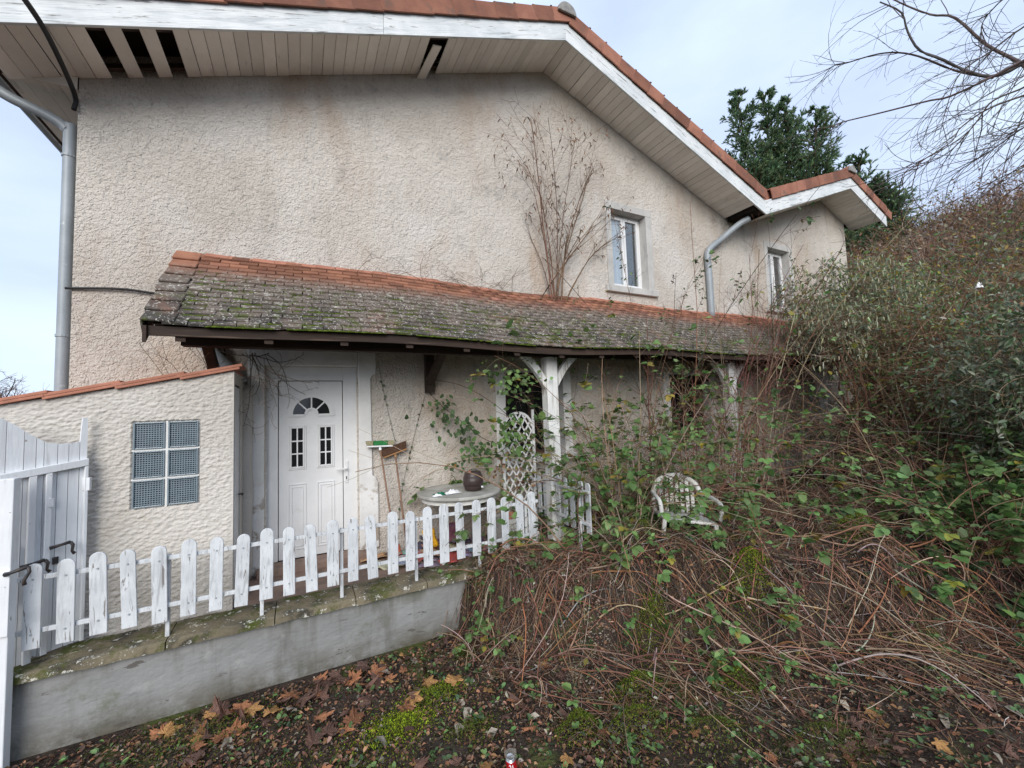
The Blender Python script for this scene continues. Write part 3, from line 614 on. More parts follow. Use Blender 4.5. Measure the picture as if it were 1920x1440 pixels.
m = MB(); m.add([(AX1, AY, -0.05), (AX1, 4.60, -0.05), (AX1, 4.60, 2.11), (AX1, AY, 2.11)], [(0, 1, 2, 3)])
m.box(AX1-0.02, AX1, 4.60, WY, 2.0, 2.11).box(AX1-0.02, AX1, 5.02, WY, -0.05, 2.0)
m.build('side_wall', 'stucco_coarse', AN)
sd_ = MB().box(AX1-0.03, AX1-0.012, 4.61, 5.01, 0.0, 1.98).build('side_door', 'pvc_white', AN)
MB().box(AX1-0.012, AX1-0.002, 4.66, 4.72, 0.2, 1.55).build('door_panel', 'pvc_white', sd_); MB().tube([(AX1-0.01, 4.97, 0.92), (AX1+0.03, 4.97, 0.92), (AX1+0.03, 4.90, 0.92)], 0.008, 8).build('door_handle', 'iron', sd_)
m = MB(); m.prism([(AX0, atop(AX0)), (AX1, atop(AX1)), (AX1, atop(AX1)+0.03), (AX0, atop(AX0)+0.03)], (AY+0.02, WY)); ARF = m.build('roof', 'new_tile', AN)
CT = MB().box(-0.02, 0.475, -0.04, 0.30, 0, 0.026).box(0.0, 0.45, -0.04, -0.022, -0.022, 0.0).mesh('verge_tile', 'new_tile')
for k in range(6):
    o = link('roof_tile', CT, ARF); x = AX1+0.03-0.425*(k+1); o.location = (x, AY, atop(x)+0.004+0.008); o.rotation_euler = (0.0, -math.atan(0.185)-0.045, random.uniform(-.01, .01))
    bv = o.modifiers.new('bevel', 'BEVEL'); bv.width = 0.005; bv.segments = 2
# the rough plastered pipe case between annex and door
pc = [(-0.525+0.004*math.sin(z*9), 5.245, z) for z in np.linspace(-0.02, 1.95, 30)]+[(-0.54, 5.25, 2.02), (-0.58, 5.26, 2.12), (-0.64, 5.27, 2.22), (-0.74, 5.26, 2.34), (-0.86, 5.25, 2.47)]
MB().tube(pc[:31], 0.062, 12).build('pipe_casing', 'stucco_coarse', AN, smooth=True)
MB().tube([(-0.56, 5.23, 2.05), (-0.63, 5.22, 2.16), (-0.76, 5.19, 2.30), (-0.90, 5.17, 2.46)], 0.06, 14).build('vent_pipe', 'zinc', AN, smooth=True)
# glass blocks
def glass_block():
    m = MB(); ring(m, -0.105, 0.105, -0.113, 0.113, 0.012, -0.012, 0.03); fr_ = m.mesh('glass_block', 'block_glass')
    m = MB(); m.box(-0.093, 0.093, 0.010, 0.03, -0.101, 0.101); core = m.mesh('block_core', 'block_core')
    m = MB()
    for k in range(11): z = -0.09+0.018*k; m.box(-0.092, 0.092, 0.0, 0.0101, z-0.0035, z+0.0035)
    for k in range(10): x = -0.081+0.018*k; m.box(x-0.003, x+0.003, 0.002, 0.0103, -0.1, 0.1)
    return fr_, core, m.mesh('block_rib', 'block_glass')
gbm = glass_block()
for i in range(2):
    for j in range(3):
        o = link('glass_block', gbm[0], AN); o.location = (-1.031+(i-0.5)*0.231, AY-0.002, 1.31+(j-1)*0.243)
        bv = o.modifiers.new('bevel', 'BEVEL'); bv.width = 0.004; bv.segments = 2
        link('block_core', gbm[1], o); link('block_rib', gbm[2], o)
m = MB(); m.box(bw[0], bw[1], AY+0.015, AY+0.04, bw[2], bw[3]); m.box(-1.0390, -1.0230, AY-0.004, AY+0.015, bw[2], bw[3])
for zq in (1.31-0.1215, 1.31+0.1215): m.box(bw[0], -1.0392, AY-0.003, AY+0.015, zq-0.0075, zq+0.0075).box(-1.0228, bw[1], AY-0.003, AY+0.015, zq-0.0075, zq+0.0075)
m.build('mortar', 'plaster_white', AN)

# ================================================================ PORCH
PO = thing('porch', 'timber porch with lichen covered tile roof and white posts', 'porch', (3.0, 4.6, 0))
RY0, RZ0, RY1, RZ1 = 4.26, 2.46, WY-0.005, 3.43          # eave and top of the tile plane
PX0, PX1 = -1.10, 11.2
sl_ = math.atan2(RZ1-RZ0, RY1-RY0); RL = math.hypot(RZ1-RZ0, RY1-RY0); NR = 17; ex = RL/NR
def sag(x): return -0.035*math.exp(-((x-2.9)/1.3)**2)+0.012*math.sin(x*1.7)-0.02*math.exp(-((x-6)/1.5)**2)
def rp(x, s): return (x, RY0+s*math.cos(sl_), RZ0+s*math.sin(sl_)+sag(x))
m = MB(); n = 40
for k in range(n):
    a, b = PX0+0.02+(PX1-PX0-0.04)*k/n, PX0+0.02+(PX1-PX0-0.04)*(k+1)/n
    m.add([rp(a, 0.02), rp(b, 0.02), rp(b, RL), rp(a, RL)]+[(p[0], p[1], p[2]-0.05) for p in (rp(a, 0.02), rp(b, 0.02), rp(b, RL), rp(a, RL))], [(0, 1, 2, 3), (7, 6, 5, 4)])
PRF = m.build('roof', 'beam_wood', PO)
def tile_geo(wd, ln, th=0.016): 
    m = MB(); m.box(-wd/2, wd/2, 0, ln, 0, th); m.v[4:6] = [(p[0]*0.985, 0.003, th) for p in m.v[4:6]]; return m
TW = 0.172; TM = [tile_geo(TW-0.004-0.003*k, ex*1.6, 0.017+0.003*k).mesh('roof_tile', 'porch_tile') for k in range(3)]
spots = []
for r in range(NR):
    off = TW*0.5*(r % 2)
    for c in range(int((PX1-PX0-0.2)/TW)+1): spots.append((r, PX0+0.17+off+c*TW))
def tile_pose(r, x):
    s = r*ex-0.02; p = rp(x, s); dz = (rp(x+0.1, 0)[2]-rp(x-0.1, 0)[2])/0.2
    jit = random.Random(int(r*1000+x*37)); a = sl_-0.15+jit.uniform(-.02, .03); yaw = jit.gauss(0, 0.016)
    if jit.random() < 0.03: yaw += jit.uniform(-.12, .12); a += 0.05
    return Matrix.Translation((p[0], p[1], p[2]+0.022+jit.uniform(0, .008))) @ Matrix.Rotation(-math.atan(dz), 4, 'Y') @ Matrix.Rotation(a, 4, 'X') @ Matrix.Rotation(yaw, 4, 'Z')
near = sorted(spots, key=lambda q: (q[1]-0.0)**2+0.35*(NR-1-q[0])*0)[:300]; nset = set(near)
for r, x in near:
    o = link('roof_tile', TM[random.randrange(3)], PRF); o.matrix_basis = tile_pose(r, x)
fb = Bulk(); bx = np.array(TM[1].vertices and [v.co[:] for v in TM[1].vertices]); fq = np.array([list(p.vertices) for p in TM[1].polygons])
for r, x in spots:
    if (r, x) in nset: continue
    Mx = np.array(tile_pose(r, x)); v = bx@Mx[:3, :3].T+Mx[:3, 3]
    g = random.uniform(0.6, 1.25); fb.put(v, np.tile([[g, g*random.uniform(.9, 1.05), g]], (8, 1)), quads=fq)
ft_ = fb.build('roof_tiles', 'porch_tile_far', PRF); ft_['kind'] = 'stuff'
# top course of newer pink tiles, verge tiles on the left edge
NTM = MB().box(-0.105, 0.105, 0, 0.13, 0, 0.014).mesh('top_tile', 'new_tile')
x = PX0+0.30
while x < 9.5:
    if not (2.6 < x < 4.3 and random.random() < 0.8):
        s = RL-0.085; p = rp(x, s); o = link('top_tile', NTM, PRF); o.location = (p[0], p[1], p[2]+0.030+random.uniform(0, .006)); o.rotation_euler = (sl_-0.12+random.uniform(-.05, .05), random.uniform(-.02, .02), random.gauss(0, 0.02))
    x += 0.214
VTM = MB().box(-0.12, 0.10, 0, 0.24, 0, 0.022).box(-0.12, -0.10, 0, 0.24, -0.11, 0.0).mesh('verge_tile', 'porch_tile')
for k in range(8):
    p = rp(PX0+0.06, k*RL/8.2-0.02); o = link('verge_tile', VTM, PRF); o.location = (p[0]+random.uniform(-.012, .012), p[1], p[2]+0.045)
    o.rotation_euler = (sl_-0.13, random.uniform(-.03, .03), random.uniform(-.03, .03)); bv = o.modifiers.new('bevel', 'BEVEL'); bv.width = 0.006; bv.segments = 1
# verge board, fascia beam, rafters, posts
m = MB(); a0, a1 = rp(PX0-0.03, 0.0), rp(PX0-0.03, RL)
m.add([(PX0-0.035, a0[1]-0.01, a0[2]-0.14), (PX0-0.035, a1[1], a1[2]-0.14), (PX0-0.035, a1[1], a1[2]+0.0), (PX0-0.035, a0[1]-0.01, a0[2]+0.0)]+[(PX0-0.01, a0[1]-0.01, a0[2]-0.14), (PX0-0.01, a1[1], a1[2]-0.14), (PX0-0.01, a1[1], a1[2]), (PX0-0.01, a0[1]-0.01, a0[2])], [(3, 2, 1, 0), (4, 5, 6, 7), (0, 1, 5, 4), (0, 4, 7, 3), (1, 2, 6, 5)])
m.build('verge_board', 'beam_wood', PO)
m = MB(); n = 50
for dy, z0, z1, yy in ((0.03, -0.075, 0.004, 4.275),):
    v = []
    for k in range(n+1):
        x = PX0-0.005+(PX1-PX0)*k/n; zz = RZ0+sag(x)
        v += [(x, yy, zz+z0), (x, yy+dy, zz+z0), (x, yy+dy, zz+z1), (x, yy, zz+z1)]
    m.add(v, [(k*4+j, (k+1)*4+j, (k+1)*4+(j+1) % 4, k*4+(j+1) % 4) for k in range(n) for j in range(4)]+[(0, 1, 2, 3), (n*4+3, n*4+2, n*4+1, n*4)])
m.build('fascia', 'beam_wood', PO)
MB().box(-0.95, PX1-0.05, 4.55, 4.67, 2.34, 2.47).build('beam', 'beam_wood', PO)
for k in range(19):
    x = -0.9+k*0.64; m = MB(); a0, a1 = rp(x, 0.05), rp(x, RL)
    m.add([(x+dx, p[1], p[2]+dz) for p in (a0, a1) for dz in (-0.15, -0.055) for dx in (-0.035, 0.035)], [(0, 1, 3, 2), (4, 6, 7, 5), (0, 4, 5, 1), (2, 3, 7, 6), (0, 2, 6, 4), (1, 5, 7, 3)])
    m.build('rafter', 'beam_wood', PO)
def bracket(x):
    b = MB().box(x-0.055, x+0.055, WY-0.10, WY-0.002, 1.93, 2.46).build('wall_bracket', 'beam_wood', PO)
    m = MB(); m.add([(x+dx, y, z) for (y, z) in ((WY-0.10, 2.02), (WY-0.10, 2.14), (4.67, 2.42), (4.67, 2.34)) for dx in (-0.04, 0.04)], [(0, 2, 3, 1), (2, 4, 5, 3), (4, 6, 7, 5), (6, 0, 1, 7), (0, 6, 4, 2), (1, 3, 5, 7)])
    m.build('strut', 'beam_wood', b)
bracket(1.50); bracket(-0.78)
for i, (x, z0) in enumerate(((2.94, -0.05), (6.62, -0.35), (9.62, -0.35))):
    m = MB(); h = 0.085; c = 0.018
    for zz0, zz1 in ((z0, 2.34),):
        poly = [(-h+c, -h), (h-c, -h), (h, -h+c), (h, h-c), (h-c, h), (-h+c, h), (-h, h-c), (-h, -h+c)]
        nz_ = 14; v = [(x+px, 4.61+py, zz0+(zz1-zz0)*k/nz_) for k in range(nz_+1) for px, py in poly]
        m.add(v, [(k*8+j, k*8+(j+1) % 8, (k+1)*8+(j+1) % 8, (k+1)*8+j) for k in range(nz_) for j in range(8)]+[tuple(range(7, -1, -1)), tuple(nz_*8+j for j in range(8))])
    pst = m.build('post', 'post_paint', PO)
    for s in (-1, 1):
        m = MB(); t = np.linspace(0, 1, 7); ins = [(0.075+0.36*q, 1.90+0.44*q-0.05*math.sin(q*math.pi)*-1) for q in t]
        v = []
        for (dx, z) in ins: v += [(x+s*dx, 4.575, z), (x+s*dx, 4.645, z), (x+s*(dx-0.055), 4.645, z+0.075), (x+s*(dx-0.055), 4.575, z+0.075)]
        f = [(k*4+j, k*4+(j+1) % 4, (k+1)*4+(j+1) % 4, (k+1)*4+j) for k in range(6) for j in range(4)]+[(3, 2, 1, 0), (24, 25, 26, 27)]
        m.add(v, f).build('knee_brace', 'post_paint', PO)
# moss cushions in the tile joints
ico = [(math.cos(t)*math.cos(p), math.sin(t)*math.cos(p), math.sin(p)) for p in (0.0, 0.7) for t in np.linspace(0, 2*math.pi, 7)[:-1]]+[(0, 0, 1)]
icf = np.array([(i, (i+1) % 6, 6+(i+1) % 6) for i in range(6)]+[(i, 6+(i+1) % 6, 6+i) for i in range(6)]+[(6+i, 6+(i+1) % 6, 12) for i in range(6)])
ico = np.array(ico); mb = Bulk()
for k in range(6500):
    r = int(abs(random.gauss(0, 5.5))); x = PX0+0.2+random.random()**1.3*9
    if r >= NR-4 or mnoise.noise((x*1.6, r*0.5, 3)) < -0.10: continue
    p = rp(x, r*ex-0.025); s = random.uniform(0.006, 0.02)
    v = ico*np.array([s*random.uniform(1, 2.4), s*1.0, s*0.9])*(1+RG.normal(0, 0.16, (13, 1)))+np.array([p[0], p[1], p[2]+0.022]); g = random.uniform(0.7, 1.4)
    mb.put(v, np.tile([[0.085*g, 0.115*g, 0.018*g]], (13, 1)), tris=icf)
mm = mb.build('moss', 'moss', PRF, smooth=True); mm['kind'] = 'stuff'
# ================================================================ PICKET FENCES
def picket_mesh(w_, h_, t_=0.018):
    poly = [(-w_/2, 0), (w_/2, 0), (w_/2, h_-w_/2)]+[(w_/2*math.cos(a), h_-w_/2+w_/2*math.sin(a)) for a in np.linspace(0, math.pi, 10)[1:-1]]+[(-w_/2, h_-w_/2)]
    return MB().prism(poly, (-t_/2, t_/2)).mesh('picket', 'picket_paint')
PM = [picket_mesh(0.090+0.004*k, 0.575+0.006*k) for k in range(3)]
PF = thing('picket_fence', 'white round topped picket fence along the mossy wall coping', 'fence', (0.3, 4.2, 0))
NP = 24
for k in range(NP):
    x = -1.665+k*0.1745
    o = link('picket', PM[k % 3], PF); o.location = (x+random.uniform(-.006, .006), 4.155, 0.135+random.uniform(-.008, .008))
    o.rotation_euler = (random.uniform(-.03, .03), random.gauss(0, 0.018), random.uniform(-.04, .04))
    bv = o.modifiers.new('bevel', 'BEVEL'); bv.width = 0.004; bv.segments = 2
    for zq in (0.10, 0.47):
        s_ = MB().tube([(0, -0.014, zq), (0, -0.006, zq)], 0.007, 6).build('screw', 'zinc', o)
for z in (0.245, 0.605):
    MB().box(-1.75, 2.43, 4.166, 4.19, z-0.016, z+0.016).build('rail', 'picket_paint', PF, bevel=0.003)
for x in (-0.93, -0.30, 0.33, 1.02, 1.70, 2.28):
    MB().box(x-0.014, x+0.014, 4.192, 4.22, 0.0, 0.625).build('fence_post', 'picket_paint', PF, bevel=0.003)
SF = thing('picket_fence', 'short white picket fence turning back towards the house beside the porch post', 'fence', (2.9, 4.4, 0))
y0, y1 = 3.86, 5.08
for k in range(9):
    y = y0+(y1-y0)*k/8; o = link('picket', PM[k % 3], SF); o.location = (2.91-0.02*k*0, y, 0.225); o.rotation_euler = (random.uniform(-.02, .02)+0, random.uniform(-.02, .02), math.pi/2-0.06)
    bv = o.modifiers.new('bevel', 'BEVEL'); bv.width = 0.004; bv.segments = 2
for z in (0.34, 0.70): MB().box(2.875, 2.897, y0-0.05, y1+0.05, z-0.016, z+0.016).build('rail', 'picket_paint', SF, bevel=0.003)
for y in (y0+0.1, y1-0.1): MB().box(2.845, 2.873, y-0.014, y+0.014, -0.02, 0.72).build('fence_post', 'picket_paint', SF)

# ================================================================ GATE
GA = thing('garden_gate', 'grey white board gate with scooped top standing open against the outbuilding', 'gate', (-1.6, 4.4, 0))
ga, gb_ = Vector((-1.515, 4.47, 0)), Vector((-2.45, 3.78, 0)); gd = (gb_-ga).normalized(); gn = Vector((gd.y, -gd.x, 0))
if gn.y > 0: gn = -gn                                     # towards the camera
def gp(s, off, z): p = ga+gd*s-gn*(-off); return (p.x, p.y, z)
def gbox(m, s0, s1, o0, o1, z0a, z1a, z0b, z1b):
    m.add([gp(s0, o0, z0a), gp(s1, o0, z0b), gp(s1, o0, z1b), gp(s0, o0, z1a), gp(s0, o1, z0a), gp(s1, o1, z0b), gp(s1, o1, z1b), gp(s0, o1, z1a)],
          [(0, 1, 2, 3), (7, 6, 5, 4), (0, 4, 5, 1), (1, 5, 6, 2), (2, 6, 7, 3), (3, 7, 4, 0)])
def gtop(s):                                              # scooped top line of the boards
    return 1.72 if s < 0.035 else float(np.interp(s, [0.035, 0.06, 0.15, 0.22, 0.30, 0.38, 0.46, 0.60, 0.9], [1.54, 1.53, 1.525, 1.54, 1.60, 1.68, 1.74, 1.80, 1.82]))
def rail_z(s): return 1.40-0.13*s
bd = [0.0, 0.045, 0.105, 0.165, 0.235, 0.275, 0.335, 0.42, 0.51, 0.60, 0.70, 0.80, 0.92]
for a, b in zip(bd[:-1], bd[1:]):
    m = MB(); n = 4; zb = 0.02 if a < 0.27 else -0.55; sa = a+0.002; sb = b-0.002
    for k in range(n):
        q0, q1 = sa+(sb-sa)*k/n, sa+(sb-sa)*(k+1)/n; gbox(m, q0, q1-0.0, 0.0, 0.018, zb, gtop(q0), zb, gtop(q1))
    m.build('board', 'gate_paint', GA)
m = MB(); gbox(m, 0.0, 0.90, 0.019, 0.055, rail_z(0)-0.055, rail_z(0), rail_z(0.9)-0.055, rail_z(0.9)); m.build('top_rail', 'gate_paint', GA, bevel=0.004)
for a, b, zb in ((0.0, 0.022, 0.02), (0.195, 0.228, 0.02), (0.272, 0.312, -0.55), (0.40, 0.44, -0.55), (0.66, 0.70, -0.55)):
    m = MB(); gbox(m, a, b, 0.0195, 0.052, zb, rail_z(a)-0.056, zb, rail_z(b)-0.056); m.build('stile', 'gate_paint', GA, bevel=0.004)
m = MB(); gbox(m, 0.34, 0.395, 0.0195, 0.034, 0.42, 0.82, 0.42, 0.82); m.build('latch_plate', 'gate_paint', GA, bevel=0.003)
m = MB(); m.box(-0.022, 0.022, -0.02, 0.02, -0.05, 0.05); h = m.build('hinge', 'gate_paint', GA, bevel=0.004); h.location = (-1.497, 4.44, 1.20)
def gate_latch(s, z, sc=1.0):
    m = MB(); m.tube([gp(s, 0.06, z), gp(s-0.05*sc, 0.085, z+0.012), gp(s-0.11*sc, 0.085, z+0.02)], [0.014, 0.010, 0.012], 8)
    m.tube([gp(s-0.11*sc, 0.085, z+0.02), gp(s-0.125*sc, 0.09, z-0.005), gp(s-0.12*sc, 0.09, z-0.05), gp(s-0.135*sc, 0.09, z-0.07)], [0.011, 0.011, 0.009, 0.012], 8)
    m.build('latch', 'iron', GA, smooth=True)
gate_latch(0.20, 0.77, 0.9); gate_latch(0.34, 0.68, 1.0)
m = MB(); gbox(m, 0.19, 0.215, 0.053, 0.062, 1.07, 1.13, 1.07, 1.13); m.build('lock_plate', 'gate_paint', GA)
m = MB(); gbox(m, 0.145, 0.175, 0.019, 0.03, 0.64, 0.69, 0.64, 0.69); m.build('strike_plate', 'iron', GA)
# white gate post at the wall end
GP = MB().box(-1.83, -1.715, 4.02, 4.10, -0.75, 1.32).build('gate_post', 'gate_paint', bevel=0.006); tag(GP, 'white painted gate post at the left end of the low wall', 'post')
MB().box(-1.80, -1.712, 4.005, 4.019, 0.30, 0.72).build('cover_plate', 'gate_paint', GP, bevel=0.003)
m = MB(); m.tube([(-1.73, 4.0, 0.70), (-1.70, 3.985, 0.71), (-1.62, 3.985, 0.735)], [0.016, 0.010, 0.013], 8); m.tube([(-1.62, 3.985, 0.735), (-1.61, 3.98, 0.70), (-1.635, 3.98, 0.65), (-1.632, 3.98, 0.62)], [0.012, 0.010, 0.010, 0.013], 8)
m.build('latch', 'iron', GP, smooth=True)

# ================================================================ CABLES
def cable(pts, r, name, label, n=30, mat='black_rubber'):
    o = MB().tube(bez(pts, n), r, 8).build(name, mat, smooth=True); tag(o, label, 'cable'); return o
cable([(-1.955, 5.28, 4.72), (-1.94, 5.24, 4.86), (-1.88, 4.6, 4.93), (-1.76, 3.9, 4.72), (-1.52, 3.2, 4.28), (-1.2, 2.3, 3.9), (-0.4, -1.5, 4.2), (2, -12, 6.5)], 0.02, 'overhead_cable', 'thick black service cable swinging down to the house corner')
cable([(-1.98, 5.30, 2.96), (-1.6, 5.29, 2.99), (-1.35, 5.29, 2.975), (-1.0, 5.27, 2.93)], 0.012, 'wall_cable', 'thin black cable crossing the wall from downpipe to porch roof')
cable([(-8, 14, 8.5), (-14, 22, 11.9), (-26, 42, 20.5)], 0.03, 'overhead_wire', 'thin distant wire against the sky left of the downpipe')

# ================================================================ THINGS ON THE PORCH
TB = thing('garden_table', 'round white garden table under grimy weathered top by the wall', 'table', (1.70, 4.76, 0))
tcx, tcy = 1.70, 4.79
MB().lathe([(0.40, 0.675), (0.485, 0.68), (0.50, 0.695), (0.50, 0.715), (0.49, 0.725), (0.3, 0.722)], 48, (tcx, tcy, 0)).build('table_top', 'table_top', TB, smooth=False, bevel=0)
MB().lathe([(0.44, 0.63), (0.45, 0.63), (0.45, 0.676), (0.44, 0.676)], 40, (tcx, tcy, 0)).build('apron', 'plastic_white', TB)
for a in (45, 135, 225, 315):
    c, s = math.cos(math.radians(a)), math.sin(math.radians(a)); m = MB()
    m.tube([(tcx+0.41*c, tcy+0.41*s, 0.66), (tcx+0.42*c, tcy+0.42*s, 0.3), (tcx+0.44*c, tcy+0.44*s, -0.017)], [0.035, 0.03, 0.024], 8); m.build('leg', 'plastic_white', TB)
KG = thing('plastic_barrel', 'small dark brown plastic barrel with lid and handle on the table', 'barrel', (1.83, 4.66, 0.726))
kb = MB().lathe([(0.085, 0.0), (0.098, 0.01), (0.112, 0.05), (0.112, 0.06), (0.118, 0.062), (0.12, 0.11), (0.117, 0.16), (0.111, 0.162), (0.108, 0.175), (0.094, 0.215), (0.088, 0.22), (0.05, 0.222)], 36, (1.83, 4.66, 0.726)).build('body', 'barrel_plastic', KG, smooth=True)
MB().tube(bez([(1.78, 4.66, 0.945), (1.79, 4.66, 0.965), (1.83, 4.66, 0.972), (1.87, 4.66, 0.965), (1.88, 4.66, 0.945)], 16), 0.005, 6).build('handle', 'black_rubber', KG)
MB().lathe([(0.015, 0), (0.015, 0.018), (0.01, 0.02)], 12, (1.775, 4.62, 0.944)).build('cap', 'new_tile', KG)
MB().tube([(1.90, 4.565, 0.77), (1.91, 4.55, 0.77)], 0.012, 8).build('tap', 'white_print', KG)
def crumple(name, mat, c, sx, sy, sz, seed, n=14, parent=None, rot=0):
    rr = random.Random(seed); v = []; 
    for j in range(n):
        for i in range(n):
            u, w_ = i/(n-1)-0.5, j/(n-1)-0.5; e = 1-min(1, 4*(u*u+w_*w_))
            x, y = u*sx, w_*sy; z = max(0.003, sz*e*(0.6+0.9*mnoise.noise((u*5+seed, w_*5, seed)))+0.012*abs(mnoise.noise((u*11, w_*11, seed*3))))
            v.append((c[0]+x*math.cos(rot)-y*math.sin(rot), c[1]+x*math.sin(rot)+y*math.cos(rot), c[2]+z))
    f = [(j*n+i, j*n+i+1, (j+1)*n+i+1, (j+1)*n+i) for j in range(n-1) for i in range(n-1)]
    o = MB().add(v, f).build(name, mat, parent, smooth=True); sm = o.modifiers.new('solid', 'SOLIDIFY'); sm.thickness = 0.003; return o
BG = thing('garden_gloves', 'white and green folded gloves lying beside the brown barrel', 'gloves', (1.45, 4.66, 0.727))
crumple('cuff', 'green_cloth', (1.42, 4.64, 0.727), 0.16, 0.10, 0.03, 3, parent=BG); crumple('glove', 'white_print', (1.56, 4.64, 0.727), 0.20, 0.11, 0.045, 5, parent=BG, rot=0.1); crumple('glove', 'white_print', (1.36, 4.57, 0.727), 0.11, 0.06, 0.03, 8, parent=BG)
def broom(name, label, top, bot, ang, mats, two):
    top, bot = Vector(top), Vector(bot); br = thing(name, label, 'broom', bot)
    MB().tube([bot, top], [0.0115, 0.0105], 10).build('handle', 'broom_wood', br, smooth=True)
    R_ = Matrix.Translation(top) @ Matrix.Rotation(-ang, 4, 'Y')
    MB().box(-0.15, 0.15, -0.026, 0.026, 0.0, 0.022, R_).build('head', mats[0], br, bevel=0.005)
    if two:
        for a, b, mt in ((-0.16, -0.085, mats[1]), (-0.085, 0.085, mats[2]), (0.085, 0.16, mats[1])):
            m = MB(); m.prism([(a+0.01, 0.022), (b-0.002, 0.022), (b+0.005*(b > 0.1), 0.075), (a-0.006*(a < -0.1), 0.075)], (-0.03, 0.03), R_); m.build('bristles', mt, br)
    else:
        m = MB(); m.prism([(-0.145, 0.022), (0.145, 0.022), (0.17, 0.105), (-0.17, 0.105)], (-0.034, 0.034), R_); m.build('bristles', mats[1], br, bevel=0.006)
    MB().tube([top-(top-bot).normalized()*0.04, top+(top-bot).normalized()*0.008], 0.016, 10).build('socket', mats[0], br)
broom('broom', 'broom with green and straw bristles propped upside down by the door', (0.855, 5.235, 1.27), (0.99, 4.98, -0.015), -0.03, ('white_print', 'bristle_pale', 'bristle_green'), True)
broom('broom', 'brown bristled broom with wooden head leaning against the wall', (1.04, 5.255, 1.17), (1.13, 5.05, -0.015), 0.30, ('broom_block', 'bristle_brown'), False)
CRT = thing('slatted_crate', 'white slatted plastic crate holding dark flowerpots behind the fence', 'crate', (2.45, 4.85, 0))
cx0, cx1, cy0, cy1 = 2.22, 2.70, 4.66, 5.02
for z in range(5):
    for a, b, c, d in ((cx0, cx1, cy0, cy0+0.012), (cx0, cx1, cy1-0.012, cy1)): MB().box(a, b, c, d, 0.0+z*0.062, 0.054+z*0.062).build('slat', 'plastic_white', CRT)
    for a, b in ((cx0, cx0+0.012), (cx1-0.012, cx1)): MB().box(a, b, cy0+0.013, cy1-0.013, 0.0+z*0.062, 0.054+z*0.062).build('slat', 'plastic_white', CRT)
MB().box(cx0+0.013, cx1-0.013, cy0+0.013, cy1-0.013, -0.015, 0.012).build('base', 'plastic_white', CRT)
for q, (x, y, h_) in enumerate(((2.36, 4.83, 0.34), (2.56, 4.86, 0.30))):
    o = MB().lathe([(0.06, 0.013), (0.085, h_-0.05), (0.093, h_-0.05), (0.095, h_), (0.085, h_), (0.08, h_-0.03)], 20, (x, y, 0)).build('flowerpot', ('new_tile', 'black_rubber')[q]); tag(o, ('brown clay flowerpot in the slatted crate', 'black plastic flowerpot in the slatted crate')[q], 'flowerpot')
# trellis
TR = thing('trellis', 'white diagonal lattice trellis with arched top behind the porch post', 'trellis', (2.75, 5.02, 0))
tx0, tx1, ty = 2.46, 2.94, 5.10; tz1 = 1.42
for x in (tx0, tx1): MB().box(x-0.018, x+0.018, ty-0.012, ty+0.012, -0.017, tz1+(0.24 if x == tx1 else 0)).build('stile', 'white_paint', TR)
MB().box(tx0+0.019, tx1-0.019, ty-0.012, ty+0.012, 0.08, 0.115).build('rail', 'white_paint', TR)
m = MB(); tc_ = (tx0+tx1)/2; arc_ring(m, tc_, tz1-0.02, 0.205, 0.238, 0.1, math.pi-0.1, ty-0.011, ty+0.011, 12); m.build('arch', 'white_paint', TR)
def clip_line(x, z, s):                                    # slat from bottom to top inside the frame
    pts = []
    for k in range(200):
        px, pz = x+s*0.010*k, z+0.0165*k
        top = tz1-0.02+math.sqrt(max(0, 0.21**2-(px-tc_)**2)) if abs(px-tc_) < 0.21 else tz1
        if tx0+0.015 < px < tx1-0.015 and 0.11 < pz < top: pts.append((px, pz))
    return pts
for s in (-1, 1):
    for k in range(-16, 20):
        x = tx0+k*0.105 if s > 0 else tx1-k*0.105
        pts = clip_line(x, 0.1, s)
        if len(pts) < 3: continue
        (xa, za), (xb, zb) = pts[0], pts[-1]; a = math.atan2(zb-za, xb-xa); L_ = math.hypot(xb-xa, zb-za)
        Mx = Matrix.Translation((xa, ty-0.004*s, za)) @ Matrix.Rotation(-a, 4, 'Y'); MB().box(0, L_, -0.0035, 0.0035, -0.011, 0.011, Mx).build('slat', 'white_paint', TR)
# plastic garden chair in the brambles
CH = thing('garden_chair', 'white plastic slatted garden chair half buried in brambles', 'chair', (4.0, 3.55, -0.1))
CM = Matrix.Translation((3.98, 3.52, -0.13)) @ Matrix.Rotation(math.radians(-34), 4, 'Z') @ Matrix.Rotation(math.radians(-4), 4, 'X') @ Matrix.Rotation(math.radians(6), 4, 'Y') @ Matrix.Diagonal((1.15, 1.15, 1.1, 1))
def cpt(x, y, z): return tuple(CM @ Vector((x, y, z)))
rim = bez([(-0.24, 0.20, 0.42), (-0.25, 0.25, 0.60), (-0.19, 0.30, 0.76), (0, 0.32, 0.83), (0.19, 0.30, 0.76), (0.25, 0.25, 0.60), (0.24, 0.20, 0.42)], 40)
MB().tube([cpt(*p) for p in rim], 0.032, 8).build('back_frame', 'plastic_white', CH, smooth=True)
for k in range(7):
    x = -0.165+k*0.055; zt = 0.81-abs(x)**2*2.2
    MB().add([cpt(x+dx, y, z) for (y, z) in ((0.20, 0.43), (0.255, 0.60), (0.31, zt)) for dx in (-.018, .018)]+[cpt(x+dx, y+.012, z) for (y, z) in ((0.20, 0.43), (0.255, 0.60), (0.31, zt)) for dx in (-.018, .018)], [(0, 1, 3, 2), (2, 3, 5, 4), (7, 6, 8, 9), (9, 8, 10, 11), (0, 2, 8, 6), (2, 4, 10, 8), (1, 7, 9, 3), (3, 9, 11, 5)]).build('slat', 'plastic_white', CH)
